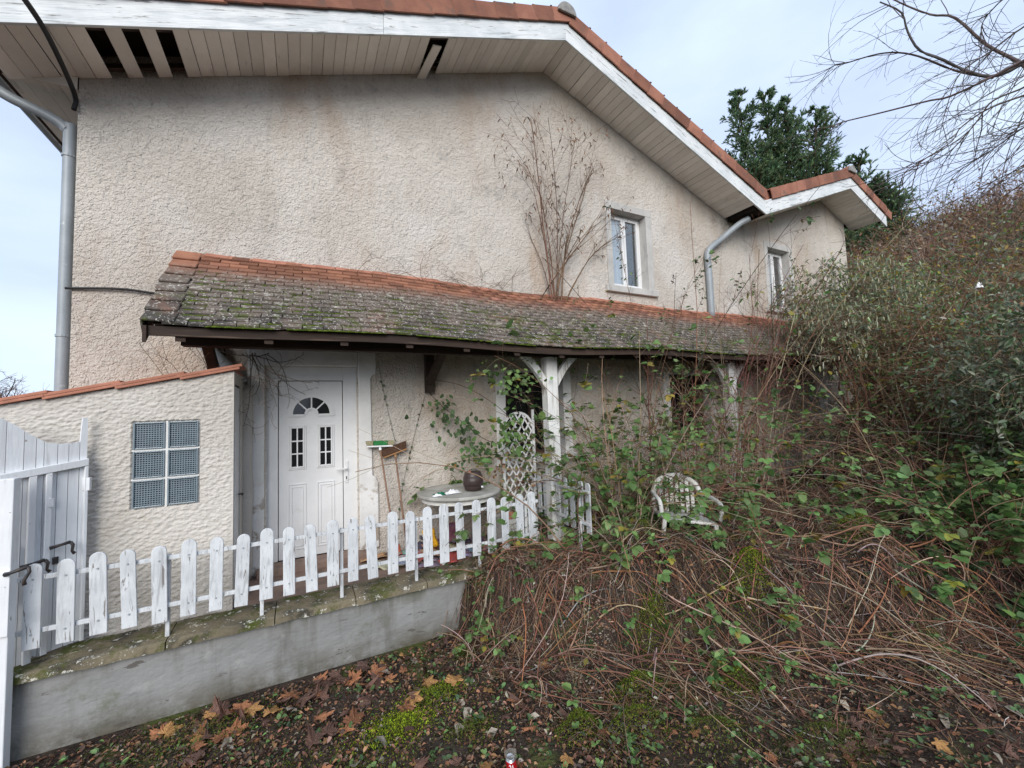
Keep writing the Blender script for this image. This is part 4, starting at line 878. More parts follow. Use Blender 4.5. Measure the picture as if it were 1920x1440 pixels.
m = MB(); m.box(-0.25, 0.25, -0.25, 0.22, 0.395, 0.425, CM); m.build('seat', 'plastic_white', CH, bevel=0.012)
for s in (-1, 1):
    MB().tube([cpt(*p) for p in bez([(s*0.25, 0.25, 0.66), (s*0.29, 0.12, 0.64), (s*0.30, -0.10, 0.62), (s*0.29, -0.24, 0.58), (s*0.27, -0.26, 0.45)], 24)], 0.024, 8).build('armrest', 'plastic_white', CH, smooth=True)
    for yy in (-0.24, 0.2): MB().tube([cpt(s*0.24, yy, 0.41), cpt(s*0.27, yy*1.1, -0.15)], [0.026, 0.02], 8).build('leg', 'plastic_white', CH)
# papers and magazines dropped on the porch floor
mag_cols = [('yellow', (1.6, 0.9, 0.05)), ('white', (1.3, 1.3, 1.3)), ('pale blue', (0.5, 0.8, 1.3)), ('dark', (0.25, 0.22, 0.28)), ('pink', (1.3, 0.6, 0.55)), ('cream', (1.3, 1.15, 0.85)), ('red', (1.0, 0.25, 0.2)), ('grey', (0.7, 0.72, 0.78))]
def paper(name, c, w_, d_, rot, tilt, col, label, seed, thick=0.006):
    n = 7; v = []; q = []
    for j in range(n):
        for i in range(n):
            u, t = i/(n-1)-0.5, j/(n-1)-0.5
            z = 0.03*mnoise.noise((u*3+seed, t*3, seed*1.7))+0.012*mnoise.noise((u*8, t*8, seed)); v.append((u*w_, t*d_, z))
    f = [(j*n+i, j*n+i+1, (j+1)*n+i+1, (j+1)*n+i) for j in range(n-1) for i in range(n-1)]
    me = MB().add(v, f).mesh(name, 'paper'); me.polygons.foreach_set('use_smooth', [True]*len(me.polygons))
    at = me.attributes.new('col', 'FLOAT_COLOR', 'POINT'); at.data.foreach_set('color', list((*col, 1))*len(v))
    o = link(name, me); o.location = c; o.rotation_euler = (tilt, random.uniform(-.1, .1), rot); sm = o.modifiers.new('solid', 'SOLIDIFY'); sm.thickness = thick
    tag(o, label, 'magazine' if name == 'magazine' else 'packet', 'papers strewn on the porch floor'); return o
rr = random.Random(5)
for k in range(36):
    cn, cc = mag_cols[rr.randrange(1, 8)]
    x = rr.uniform(0.72, 2.1); y = rr.uniform(4.52, 5.2); cc = tuple(c*rr.uniform(.6, 1.1) for c in cc)
    paper('magazine', (x, y, 0.0+rr.random()**2*0.10), rr.uniform(.12, .26), rr.uniform(.16, .30), rr.uniform(0, 6.28), rr.gauss(0, 0.18), cc, 'crumpled %s paper strewn on the porch floor %s' % (cn, 'below the brooms' if x < 1.15 else 'under the left of the table' if x < 1.65 else 'under the right of the table'), k)
paper('packet', (1.35, 4.86, 0.19), 0.16, 0.22, 0.3, 1.15, mag_cols[0][1], 'bright yellow packet standing among the strewn papers', 91)
paper('packet', (1.66, 4.98, 0.18), 0.20, 0.24, -0.4, 0.9, (0.28, 0.1, 0.16), 'dark purple packet behind the fence among the papers', 92)
o = MB().box(1.36, 1.60, 4.47, 4.60, -0.014, 0.006).build('loose_tile', 'new_tile', bevel=0.004); tag(o, 'loose orange red tile lying flat behind the pickets', 'tile')
# red drink can at the bottom edge
CN = thing('drink_can', 'crushed red and white drink can lying in the leaf litter', 'can', (1.14, 2.385, -0.5))
m = MB(); prof = []; k_ = 26; v = []; zz = [0.0, 0.008, 0.02, 0.045, 0.07, 0.09, 0.102, 0.112, 0.116, 0.112]; rr_ = [0.024, 0.030, 0.033, 0.033, 0.033, 0.0325, 0.031, 0.027, 0.0265, 0.024]
cpos = (1.14, 2.385, float(gh(1.14, 2.385))-0.005)
for r, z in zip(rr_, zz):
    for j in range(k_):
        a = 2*math.pi*j/k_; d_ = 1+0.16*mnoise.noise((math.cos(a)*1.4, math.sin(a)*1.4, z*26+3))
        v.append((cpos[0]+r*d_*math.cos(a), cpos[1]+r*d_*math.sin(a)+z*0.25, cpos[2]+z))
nr_ = len(zz); f = [(i*k_+j, i*k_+(j+1) % k_, (i+1)*k_+(j+1) % k_, (i+1)*k_+j) for i in range(nr_-1) for j in range(k_)]
MB().add(v, f[:k_*6]+[tuple(range(k_-1, -1, -1))]).build('body', 'can_red', CN, smooth=True)
MB().add(v, f[k_*6:]+[tuple((nr_-1)*k_+j for j in range(k_))]).build('lid', 'can_metal', CN, smooth=True)
m = MB()                                                   # white script running down the side
def canpt(a, z, e=0.0015):
    d_ = 1+0.16*mnoise.noise((math.cos(a)*1.4, math.sin(a)*1.4, z*26+3)); r = 0.0335*d_+e; return (cpos[0]+r*math.cos(a), cpos[1]+r*math.sin(a)+z*0.25, cpos[2]+z)
for a0, pts in ((-2.15, [(-.16, .090), (-.02, .096), (.10, .088), (.02, .074), (-.12, .072), (-.16, .062), (-.04, .052), (.10, .056)]), (-1.72, [(-.02, .094), (.02, .075), (.0, .055), (-.03, .035)])):
    m.tube([canpt(a0+da, z) for da, z in pts], 0.0026, 5)
m.build('script', 'white_print', CN)
# ================================================================ VEGETATION
RED = [(0.21, 0.10, 0.07), (0.27, 0.14, 0.09), (0.16, 0.078, 0.057), (0.32, 0.19, 0.12)]
TAN = [(0.40, 0.29, 0.19), (0.33, 0.24, 0.16), (0.28, 0.20, 0.135), (0.45, 0.36, 0.27)]
GREY = [(0.32, 0.275, 0.235), (0.24, 0.20, 0.17), (0.42, 0.38, 0.335)]
DARK = [(0.11, 0.08, 0.062), (0.08, 0.058, 0.046), (0.15, 0.105, 0.08)]
GREEN = [(0.13, 0.22, 0.07), (0.17, 0.28, 0.09), (0.10, 0.18, 0.055), (0.22, 0.33, 0.12)]
DKGREEN = [(0.095, 0.155, 0.065), (0.12, 0.19, 0.08), (0.075, 0.13, 0.055)]
SAGE = [(0.25, 0.285, 0.20), (0.20, 0.245, 0.165), (0.33, 0.355, 0.27), (0.165, 0.21, 0.14)]
YELLOW = [(0.30, 0.26, 0.05), (0.24, 0.24, 0.06), (0.34, 0.22, 0.05)]
DRY = [(0.26, 0.135, 0.075), (0.18, 0.095, 0.06), (0.33, 0.19, 0.11), (0.13, 0.075, 0.05)]
def rad(N, K, r0, r1): return (RG.uniform(0.7, 1.3, N)*r0)[:, None]*np.linspace(1, r1/r0, K)[None]
def spread_dirs(n, up, sx=1.0, sy=1.0):
    return unit(np.stack([RG.normal(0, sx, n), RG.normal(0, sy, n), np.full(n, up)], 1))
def shrub(name, label, cat, base, n, h, sx, sy, up, lv=((5, .5, .6), (5, .45, .7)), r0=0.012, wood=RED, leaves=None, base_sp=(0.25, 0.15), wob=0.10, grav=0.0, group=None, S=4, K=10):
    t = thing(name, label, cat, base, group); b = Bulk()
    St = np.array(base)+np.stack([RG.normal(0, base_sp[0], n), RG.normal(0, base_sp[1], n), np.zeros(n)], 1)
    P = walk(St, spread_dirs(n, up, sx, sy), RG.uniform(0.7, 1.1, n)*h, K, wob, grav); R = rad(n, K, r0, r0*0.35)
    b.tubes(P, R, palette(wood, n), S); last = [P]
    for m_, ratio, ang in lv:
        P, R = grow(P, R, m_, ratio, ang, max(5, K-3), wob*1.2, grav); R = np.maximum(R, 0.0017); b.tubes(P, R, palette(wood, len(P)), 3); last.append(P)
    b.build('stems', 'bark', t)
    if leaves:
        for q, lf in enumerate(leaves):
            lb = Bulk(); Q = last[-1] if not lf.get('lv') else last[lf['lv']]
            s, d, i, tt = along(Q, lf['n'], lf.get('lo', 0.15), 1.0); keep = RG.random(len(s)) < lf.get('keep', 1.0); s, d = s[keep], d[keep]; N = len(s)
            dd = side_dirs(d, RG.normal(0.9, 0.3, N)); dd[:, 2] -= lf.get('droop', 0.3)
            L_ = RG.uniform(0.7, 1.3, N)*lf['L']; lb.leaves(lf.get('tpl', OVAL), s, dd, L_, L_*lf.get('w', 0.6), palette(lf['c'], N), roll=lf.get('roll', 0.7))
            lb.build(lf.get('name', 'foliage'), lf.get('mat', 'leaf'), t)
    return t, last

# ---- heap of dead canes over the bank
N = 26000
cx_ = RG.uniform(1.15, 8.5, N); cy_ = RG.uniform(0.5, 4.4, N)
ye_ = np.interp(cx_, [1.15, 1.42, 1.55, 2.2, 4, 7, 12], [5.0, 4.1, 3.45, 2.80, 1.9, 0.7, -1.5])
dens = np.exp(-np.maximum(0, (ye_-0.05-cy_))/0.38)*np.where(cy_ > 3.9, 0.7, 1.0)*np.where((cx_ > 1.7) & (cx_ < 2.5) & (cy_ < 3.2) & (cy_ > 2.7), 0.25, 1.0)
pat = np.array([mnoise.noise((a*1.7, b*1.7, 7.3))+.5*mnoise.noise((a*4.1, b*4.1, 2.1)) for a, b in zip(cx_, cy_)])
keep = RG.random(N) < dens*np.clip(.45+1.5*pat, .06, 1.0); cx_, cy_ = cx_[keep], cy_[keep]; N = len(cx_)
th = np.where(RG.random(N) < 0.4, RG.normal(-0.8, 0.6, N), RG.uniform(0, 6.28, N))
Ln = RG.uniform(0.06, 0.42, N)*np.where(RG.random(N) < 0.10, 2.0, 1.0)
S_ = np.stack([cx_, cy_, np.zeros(N)], 1); P = walk(S_, np.stack([np.cos(th), np.sin(th), np.zeros(N)], 1), Ln, 8, 0.075, 0.0)
tt = np.linspace(0, 1, 8)[None]; off = RG.uniform(0.0, 0.16, N)[:, None]*RG.random((N, 1))**1.5; arch = RG.exponential(0.03, N)[:, None]*np.sin(np.pi*tt)*Ln[:, None]*1.2
lift = np.where(RG.random(N) < 0.15, RG.uniform(0, 0.25, N), 0)[:, None]*tt
g0 = gh(P[:, :, 0], P[:, :, 1]); P[:, :, 2] = np.maximum(g0+.004, g0[:, :1]*(1-tt)+g0[:, -1:]*tt)+0.008+off+arch+lift
cb = Bulk(); cb.tubes(P, rad(N, 8, 0.0021, 0.0011)*RG.uniform(.5, 2.0, (N, 1)), palette(RED*6+TAN+GREY+DARK*8, N, 0.3), 3)
M_ = 24000; k = RG.integers(0, N, M_); cx2 = cx_[k]+RG.normal(0, .12, M_); cy2 = cy_[k]+RG.normal(0, .10, M_); th2 = RG.uniform(0, 6.28, M_)   # broken bits
P = walk(np.stack([cx2, cy2, np.zeros(M_)], 1), np.stack([np.cos(th2), np.sin(th2), np.zeros(M_)], 1), RG.uniform(.03, .16, M_), 4, .12, 0.0)
P[:, :, 2] = gh(P[:, :, 0], P[:, :, 1])+.006+RG.uniform(0, .07, (M_, 1))*RG.random((M_, 1))+RG.normal(0, .03, (M_, 1))*np.linspace(-.5, .5, 4)[None]
cb.tubes(P, rad(M_, 4, .0022, .0014)*RG.uniform(.5, 2.0, (M_, 1)), palette(RED*2+TAN+GREY+DARK*4, M_, .3), 3)
M_ = 15000; k = RG.integers(0, N, M_); x_, y_ = cx_[k]+RG.normal(0, .1, M_), cy_[k]+RG.normal(0, .1, M_); L_ = RG.uniform(.015, .05, M_); hl = Bulk()
hl.leaves(CURL, np.stack([x_, y_, gh(x_, y_)+RG.uniform(.01, .13, M_)*RG.random(M_)], 1), RG.normal(0, 1, (M_, 3))*[1, 1, .6], L_, L_*RG.uniform(.4, .9, M_), palette(DRY*3+DARK*2+GREY+[(0.45, 0.40, 0.33)]+GREEN[:2], M_, .3), roll=1.0)
hl.build('heap_leaves', 'dead_leaf', GROUND)['kind'] = 'stuff'
N = 420                                                    # thicker, longer canes on top
cx_ = RG.uniform(1.5, 6.5, N); cy_ = np.interp(cx_, [1, 2.2, 4, 7], [3.6, 2.9, 2.0, 0.9])+RG.exponential(0.55, N)-0.15
th = RG.normal(-0.65, 0.7, N); P = walk(np.stack([cx_, cy_, np.zeros(N)], 1), np.stack([np.cos(th), np.sin(th), np.zeros(N)], 1), RG.uniform(0.3, 1.3, N), 12, 0.06, 0.0)
tt = np.linspace(0, 1, 12)[None]; g0 = gh(P[:, :, 0], P[:, :, 1]); P[:, :, 2] = np.maximum(g0+.01, g0[:, :1]*(1-tt)+g0[:, -1:]*tt)+0.02+RG.uniform(0, 0.14, (N, 1))*(1-tt)+RG.exponential(0.05, (N, 1))*np.sin(np.pi*tt)
cb.tubes(P, rad(N, 12, 0.0046, 0.002)*RG.uniform(.6, 1.7, (N, 1)), palette(RED*3+TAN+[(0.32, 0.14, 0.07), (0.34, 0.30, 0.27)], N), 5)
o = cb.build('dead_canes', 'bark'); tag(o, 'tangled heap of dead brown bramble canes covering the bank', 'dead canes', kind='stuff')

# ---- leaf litter, moss and small stones
def scatter(n, x0, x1, y0, y1, pw=1.0):
    x = RG.uniform(x0, x1, n); y = RG.uniform(y0, y1, n); k = (y < 4.08) | (x > 3.3); return x[k], y[k]
lb = Bulk(); x, y = scatter(36000, -1.75, 6.5, 0.75, 4.5); N = len(x)
x2, y2 = scatter(9000, -1.7, 3.2, 2.0, 4.1); x = np.concatenate([x, x2]); y = np.concatenate([y, y2]); N = len(x)
a = RG.uniform(0, 6.28, N); L_ = RG.uniform(0.012, 0.045, N)
lb.leaves(CURL, np.stack([x, y, gh(x, y)+RG.uniform(0.0, 0.025, N)], 1), np.stack([np.cos(a), np.sin(a), RG.normal(0, .25, N)], 1), L_, L_*RG.uniform(.5, 1, N),
          palette(DRY*4+DARK*3+[(0.26, 0.21, 0.16), (0.34, 0.30, 0.24)]+GREEN[:1]+[(0.20, 0.10, 0.07)]*2, N, 0.3), roll=0.5)
o = lb.build('leaf_litter', 'dead_leaf', GROUND); o['kind'] = 'stuff'
mb = Bulk()
for (mx_, my_, sx_, n, bright) in [(0.62, 3.15, 0.17, 2000, 2.0), (0.95, 3.35, 0.16, 1500, 1.4), (1.05, 2.85, 0.14, 700, .9), (-0.6, 3.75, 0.35, 1500, .8), (0.2, 2.75, 0.35, 1600, .9), (-0.2, 3.0, 0.3, 900, .8), (1.72, 2.52, 0.10, 1100, 1.0), (2.05, 2.30, 0.16, 1300, 1.0),
                                   (2.4, 1.95, 0.2, 900, .8), (4.2, 3.1, 0.20, 3400, 1.6), (3.7, 2.5, 0.15, 3200, 1.5), (2.7, 2.75, .12, 1800, 1.1), (5.2, 2.3, .2, 1400, 1.1), (3.1, 3.2, .12, 1200, 1.0), (2.3, 2.55, .14, 1500, 1.1), (3.0, 2.2, .12, 1200, 1.0), (3.0, 1.6, 0.2, 700, .7), (1.32, 3.70, 0.06, 500, .6), (2.2, 4.0, 0.25, 900, .8), (3.2, 2.2, .2, 500, .8), (1.5, 2.0, .3, 800, .8), (0.9, 2.2, .3, 900, .9)]:
    n = n*2; x = mx_+RG.normal(0, sx_, n); y = my_+RG.normal(0, sx_*0.6, n); k = (y < 4.06) | (x > 1.6); x, y = x[k], y[k]; n = len(x)
    dsq = ((x-mx_)**2+((y-my_)/0.6)**2)/sx_**2; z = gh(x, y)+(0.035+(0.12 if mx_ > 1.6 else 0))*np.exp(-dsq*0.7)+RG.uniform(-.004, .008, n)
    D = spread_dirs(n, .7, .9, .9); L_ = RG.uniform(0.006, 0.016, n); mb.leaves(BLADE, np.stack([x, y, z], 1), D, L_, L_*0.5, palette([(0.13*bright, 0.17*bright, 0.025), (0.10*bright, 0.13*bright, 0.02), (0.17*bright, 0.20*bright, 0.035), (0.07, 0.085, 0.02)], n), roll=1.0)
o = mb.build('moss', 'moss', GROUND); o['kind'] = 'stuff'
sb = Bulk(); n = 1400
for k in range(n):
    if k < 900: x, y = 2.10+RG.normal(0, 0.20), 2.98+RG.normal(0, 0.12); s = RG.uniform(0.003, 0.009)
    else: x, y = RG.uniform(-1.5, 4), RG.uniform(1.3, 3.9); s = RG.uniform(0.003, 0.011)
    z = float(gh(x, y)); g = RG.uniform(0.6, 1.5); v = ico*np.array([s*1.3, s, s*0.8])*(1+RG.normal(0, .2, (13, 1)))+np.array([x, y, z+0.002]); sb.put(v, np.tile([[0.30*g, 0.26*g, 0.20*g]], (13, 1)), tris=icf)
o = sb.build('gravel', 'stone', GROUND); o['kind'] = 'stuff'
# ---- small green weeds
wb = Bulk()
for k in range(760):
    x, y = RG.uniform(-1.6, 6.2), RG.uniform(1.0, 4.1)
    if x < 1.5 and y > 4.0: continue
    n = int(RG.integers(4, 9)); a = RG.uniform(0, 6.28, n); L_ = RG.uniform(0.02, 0.05, n); z = float(gh(x, y))+(0.015 if x < 1.5 else RG.uniform(.02, .14))
    wb.leaves(OVAL, np.tile([[x, y, z]], (n, 1))+RG.normal(0, 0.012, (n, 3))*[1, 1, .5], np.stack([np.cos(a), np.sin(a), RG.uniform(0.1, .8, n)], 1), L_, L_*0.7, palette(GREEN+DKGREEN+[(0.10, 0.14, 0.08)], n))
o = wb.build('weeds', 'leaf', GROUND); o['kind'] = 'stuff'
# ---- fallen maple leaves, one object each
def leaf_mesh(tpl, mat, warp, seed, sc=1.0):
    tv, ttt = tpl; rr = np.random.default_rng(seed); v = tv.copy()*sc; v[:, 2] += warp*(rr.normal(0, 0.5)*v[:, 0]**2+rr.normal(0, 0.6)*v[:, 1]**2+rr.normal(0, .5)*v[:, 0]*v[:, 1])+rr.normal(0, 0.02*sc, len(v))
    me = bpy.data.meshes.new('leaf'); me.from_pydata([tuple(p) for p in v], [], [tuple(int(i) for i in q) for q in ttt]); me.materials.append(MAT[mat]); me.update(); return me
FLM = [leaf_mesh(MAPLE, ('leaf_oak', 'leaf_brown', 'leaf_oak', 'leaf_brown', 'leaf_ochre', 'leaf_brown')[s], 0.6, s) for s in range(6)]+[leaf_mesh(CURL, 'leaf_pale', 0.6, 40), leaf_mesh(OVAL, 'leaf_pale', 0.6, 41)]
spots_ = []
for k in range(95): u = RG.random(); spots_.append((-0.9+2.1*u, 4.02-RG.exponential(0.28)-0.05, RG.uniform(.075, .13)))
for k in range(60): spots_.append((RG.uniform(-0.6, 2.2), RG.uniform(2.0, 3.3), RG.uniform(.065, .12)))
for k in range(85): spots_.append((RG.uniform(2.6, 4.6), RG.uniform(0.85, 1.75), RG.uniform(.05, .09)))
for k in range(30): spots_.append((RG.uniform(1.4, 5.5), RG.uniform(1.9, 3.6), RG.uniform(.04, .07)))
for x, y, s in spots_:
    o = link('leaf', FLM[int(RG.integers(0, 6)) if RG.random() < 0.8 else int(RG.integers(6, 8))], GROUND)
    o.location = (x, y, float(gh(x, y))+RG.uniform(0.015, 0.05)); o.rotation_euler = (RG.normal(0, .22), RG.normal(0, .22), RG.uniform(0, 6.28)); o.scale = (s, s*RG.uniform(.8, 1.1), s)
    if RG.random() < 0.1: o.scale = (s*0.6, s*0.5, s*0.6)

# ---- dead grass tuft on the bank
n = 420; x0, y0 = 3.0, 3.52; b = Bulk(); St = np.stack([x0+RG.normal(0, .05, n), y0+RG.normal(0, .04, n), np.full(n, float(gh(x0, y0))+0.10)], 1)
D = np.stack([RG.normal(-0.15, .5, n), RG.normal(-.55, .35, n), RG.uniform(.3, 1.0, n)], 1)
b.tubes(walk(St, D, RG.uniform(.25, .55, n), 8, .05, .20), rad(n, 8, .0022, .0008), palette(TAN+[(0.36, 0.29, 0.2)], n), 3)
tag(b.build('grass_tuft', 'bark'), 'pale dead grass tuft drooping over the bank below the fence', 'grass tuft')

# ---- brambles between the porch posts
def bramble(label, base, n, h, bsx, bsy, nleaf, objs=0, lean=(0, 0), wood=RED+TAN, cols=GREEN, extra=0, sm=0.055):
    t = thing('bramble', label, 'bramble', base); b = Bulk()
    St = np.stack([base[0]+RG.uniform(-bsx, bsx, n), base[1]+RG.uniform(-bsy, bsy, n), np.zeros(n)], 1); St[:, 2] = gh(St[:, 0], St[:, 1])
    D = np.stack([RG.normal(lean[0], .38, n), RG.normal(lean[1], .28, n), np.full(n, 1.0)], 1)
    P = walk(St, D, RG.uniform(.55, 1.35, n)*h, 14, .07, RG.uniform(0.0, 0.20, n)); P[:, :, 2] = np.maximum(P[:, :, 2], gh(P[:, :, 0], P[:, :, 1])+0.01); R = rad(n, 14, .0055, .002)
    P[:, :, 1] = np.minimum(P[:, :, 1], 5.2)
    b.tubes(P, R, palette(wood, n, .25), 4)
    P2, R2 = grow(P, R, 4, .35, .8, 8, .10, .05); R2 = np.maximum(R2, .0011); P2[:, :, 1] = np.minimum(P2[:, :, 1], 5.2); b.tubes(P2, R2, palette(wood, len(P2), .25), 3)
    if extra: P3, R3 = grow(P2, R2, extra, .6, .9, 6, .13, .04); b.tubes(P3, np.maximum(R3, .0010), palette(wood+GREY, len(P3), .25), 3)
    b.build('canes', 'bark', t)['kind'] = 'stuff'
    lb = Bulk(); s, d, i, tt = along(P2, 3, .2, 1); k = RG.random(len(s)) < nleaf/len(s); s, d = s[k], d[k]; N_ = len(s)
    base_d = side_dirs(d, RG.normal(1.0, .3, N_)); base_d[:, 2] -= .15; base_d = unit(base_d)
    c = palette(cols*3+YELLOW[:1], N_)
    for da, sc in ((0, 1.0), (1.1, .8), (-1.1, .8)):
        sd_ = unit(np.cross(base_d, np.array([0, 0, 1.]))+1e-6); D3 = base_d*math.cos(da)+sd_*math.sin(da); L_ = RG.uniform(.75, 1.3, N_)*sm*sc
        lb.leaves(OVAL, s+base_d*0.02, D3, L_, L_*.85, c, roll=.35)
    lb.build('foliage', 'leaf', t)
    if objs:
        s, d, i, tt = along(P2, 2, .3, 1); pick = RG.permutation(len(s))[:objs]
        for q in pick:
            o = link('leaf', BLM[int(RG.integers(0, 4))], t); o.location = tuple(s[q]); o.rotation_euler = (RG.normal(0.55, .4), RG.normal(0, .4), RG.uniform(0, 6.28)); g = RG.uniform(.06, .11); o.scale = (g, g, g)
    return t
TRI = (np.concatenate([OVAL[0]*[1, .8, 1], (OVAL[0]*[.8, .7, 1])@np.array([[.45, .9, 0], [-.9, .45, 0], [0, 0, 1]]), (OVAL[0]*[.8, .7, 1])@np.array([[.45, -.9, 0], [.9, .45, 0], [0, 0, 1]])]), np.concatenate([OVAL[1], OVAL[1]+7, OVAL[1]+14]))
BLM = [leaf_mesh(TRI, 'leaf_green', .25, s) for s in range(4)]
bramble('tall leafy bramble thicket climbing between the first two porch posts', (3.78, 4.15, 0), 115, 2.5, .50, .20, 1300, 130, extra=2, sm=.085)
bramble('reddish bramble thicket in front of the second porch post', (5.25, 4.25, 0), 45, 2.4, .40, .15, 380, 40, extra=3, sm=.08)
bramble('brown tangled bramble mass hanging over the far porch corner', (8.75, 3.95, 0), 110, 2.5, 0.6, .3, 500, 40, extra=3, lean=(.1, -.1), sm=.075)
bramble('brown bramble thicket leaning out at the right of the bank', (8.0, 2.6, 0), 170, 2.0, 1.1, .5, 700, 35, extra=3, sm=.07)
bramble('low green bramble with broad leaves at the right edge', (6.3, 1.55, 0), 110, 1.0, .9, .40, 1300, 130, cols=GREEN+DKGREEN, sm=.085)
bramble('low bramble with green leaves round the buried chair', (3.5, 3.72, 0), 40, .7, .28, .25, 450, 45, cols=GREEN, sm=.075)
bramble('trailing bramble spilling over the end of the low wall', (2.0, 4.0, 0), 22, .5, .40, .1, 100, 14, cols=GREEN+DKGREEN)
bramble('tall red bramble canes arching over the right half of the porch roof', (6.0, 4.0, 0), 46, 3.5, .9, .12, 330, 30, extra=4, sm=.075)
bramble('trailing bramble leaves creeping over the heaped canes', (3.6, 2.7, 0), 40, .5, 1.1, .5, 260, 30, sm=.05)
bramble('young bramble shoots rooted at the corner of the bank', (1.45, 3.6, 0), 26, .45, .12, .15, 60, 6)

# ---- bare shrubs growing through and over the porch roof
shrub('bare_shrub', 'bare shrub with shrivelled leaves fanning up the wall from the porch roof', 'shrub', (3.45, 5.16, 3.3), 10, 2.55, .30, .02, 1.0, lv=((9, .42, .5), (5, .42, .6)), r0=.012, base_sp=(.14, .03),
      wood=[(0.16, 0.09, 0.06), (0.20, 0.12, 0.08)], leaves=[dict(n=2, keep=.35, L=.065, w=.35, c=DRY, tpl=CURL, droop=1.2, mat='dead_leaf', lo=.6)], wob=.05)
shrub('leafy_shrub', 'thin shrub with dark green leaves in front of the upper window', 'shrub', (5.0, 4.45, 0.0), 7, 4.6, .10, .05, 1.0, lv=((8, .16, .6), (3, .5, .6)), r0=.011, base_sp=(.3, .06),
      wood=RED+DARK, leaves=[dict(n=5, keep=.55, L=.055, w=.55, c=DKGREEN+[(0.11, 0.09, 0.05)], droop=.5, lo=.1)], wob=.04)
shrub('red_twig_shrub', 'fine red twigged shrub spread over the porch roof by the grey downpipe', 'shrub', (6.15, 4.35, 0.0), 16, 4.1, .20, .08, 1.0, lv=((9, .25, .65), (6, .45, .7)), r0=.011, base_sp=(.45, .12),
      wood=[(0.20, 0.085, 0.07), (0.16, 0.07, 0.055), (0.24, 0.12, 0.09)], leaves=[dict(n=1, keep=.05, L=.05, w=.7, c=GREEN+YELLOW)], wob=.06)
shrub('hazel_stems', 'tall bare stems with a few broad leaves before the second upper window', 'shrub', (6.9, 4.1, 0.0), 9, 4.6, .16, .08, 1.0, lv=((6, .25, .6), (4, .4, .7)), r0=.012, base_sp=(.5, .15),
      wood=TAN+DARK, leaves=[dict(n=1, keep=.20, L=.085, w=.85, c=GREEN+YELLOW, droop=.8)], wob=.05)
shrub('bare_shrub', 'low bare twigs sprouting along the top of the porch roof', 'shrub', (1.9, 5.22, 3.38), 26, .7, 1.3, .10, .6, lv=((4, .5, .7),), r0=.003, base_sp=(.5, .02), wood=[(0.2, 0.13, 0.09), (0.24, 0.17, 0.12)], grav=.10)
shrub('sapling_clump', 'pale straight stems standing before the first porch post', 'shrub', (3.45, 3.75, -0.1), 9, 2.7, .16, .08, 1.0, lv=((4, .30, .6),), r0=.009, base_sp=(.4, .12), wood=TAN, wob=.05)

# ---- silk tassel bush with pale catkins, above the far end of the porch
def mass(name, label, c, rx, ry, rz, n, leafL, cols, wood, base, catkin=0, w=.5, twig=2, tw_len=.5, cat='bush', nl=5, droop=.3, yellow=0, tpl=OVAL, mat='leaf'):
    t = thing(name, label, cat, base); b = Bulk()
    u = unit(RG.normal(0, 1, (n, 3))); rr = RG.random(n)**(1/2.2); C = np.array(c)+u*rr[:, None]*np.array([rx, ry, rz])
    C = C+np.array([mnoise.noise_vector(tuple(p*0.9)) for p in C])*0.35
    nm = 26; B0 = np.array(base)+np.stack([RG.normal(0, rx*.25, nm), RG.normal(0, ry*.25, nm), np.zeros(nm)], 1); tgt = C[RG.integers(0, n, nm)]
    tq = np.linspace(0, 1, 10)[None, :, None]; PM_ = B0[:, None]*(1-tq)+tgt[:, None]*tq; PM_[:, :, 2] += np.sin(np.pi*tq[..., 0])*.25; PM_ += RG.normal(0, .03, PM_.shape)*np.sin(np.pi*tq); b.tubes(PM_, rad(nm, 10, .02, .006), palette(wood, nm), 4)
    out = unit(u*[1, 1, .6]+RG.normal(0, .6, (n, 3))+[0, 0, .25]); P = walk(C-out*tw_len*.5, out, RG.uniform(.6, 1.3, n)*tw_len, 7, .12, .03); R = rad(n, 7, .004, .0013); b.tubes(P, R, palette(wood, n, .25), 3)
    if twig: P2, R2 = grow(P, R, twig, .6, .8, 5, .12, .03); b.tubes(P2, np.maximum(R2, .0011), palette(wood, len(P2), .25), 3)
    else: P2 = P
    b.build('branches', 'bark', t)
    lb = Bulk(); s, d, i, tt = along(P2, nl, .1, 1); N_ = len(s); D = side_dirs(d, RG.normal(.8, .3, N_)); D[:, 2] -= droop*RG.random(N_); L_ = RG.uniform(.6, 1.35, N_)*leafL
    clump = np.array([1+.55*mnoise.noise(tuple(p*1.3)) for p in s])[:, None]
    lb.leaves(tpl, s, D, L_, L_*w, np.clip(palette(cols*6+(YELLOW[:yellow] if yellow else []), N_)*clump, .005, .8), roll=.8); lb.build('foliage', mat, t)
    if catkin:
        s, d, i, tt = along(P2, 1, .7, 1); k = RG.permutation(len(s))[:catkin]; s = s[k]; m_ = len(s)
        Pc = walk(s, np.stack([RG.normal(0, .15, m_), RG.normal(0, .15, m_), -np.ones(m_)], 1), RG.uniform(.05, .12, m_), 4, .05, .1); R = np.tile(np.array([[.006, .011, .011, .006]]), (m_, 1))
        Bulk().tubes(Pc, R, palette([(0.46, 0.45, 0.30), (0.54, 0.53, 0.38), (0.38, 0.38, 0.24)], m_), 4).build('catkins', 'leaf', t)['kind'] = 'stuff'
    return t
mass('silk_tassel_bush', 'grey green bush hung with pale catkins above the far porch roof', (9.4, 3.9, 3.2), 1.9, .95, 1.1, 1300, .065, SAGE*2+GREEN[:2]+YELLOW[:1], TAN+RED, (9.0, 3.4, .1), catkin=1500, nl=4, yellow=3)
mass('silk_tassel_bush', 'drooping catkin branches at the lower edge above the porch eave', (8.3, 3.5, 2.65), 1.0, .5, .55, 330, .05, SAGE, TAN+RED, (8.4, 3.2, .1), catkin=420, nl=3, yellow=2)
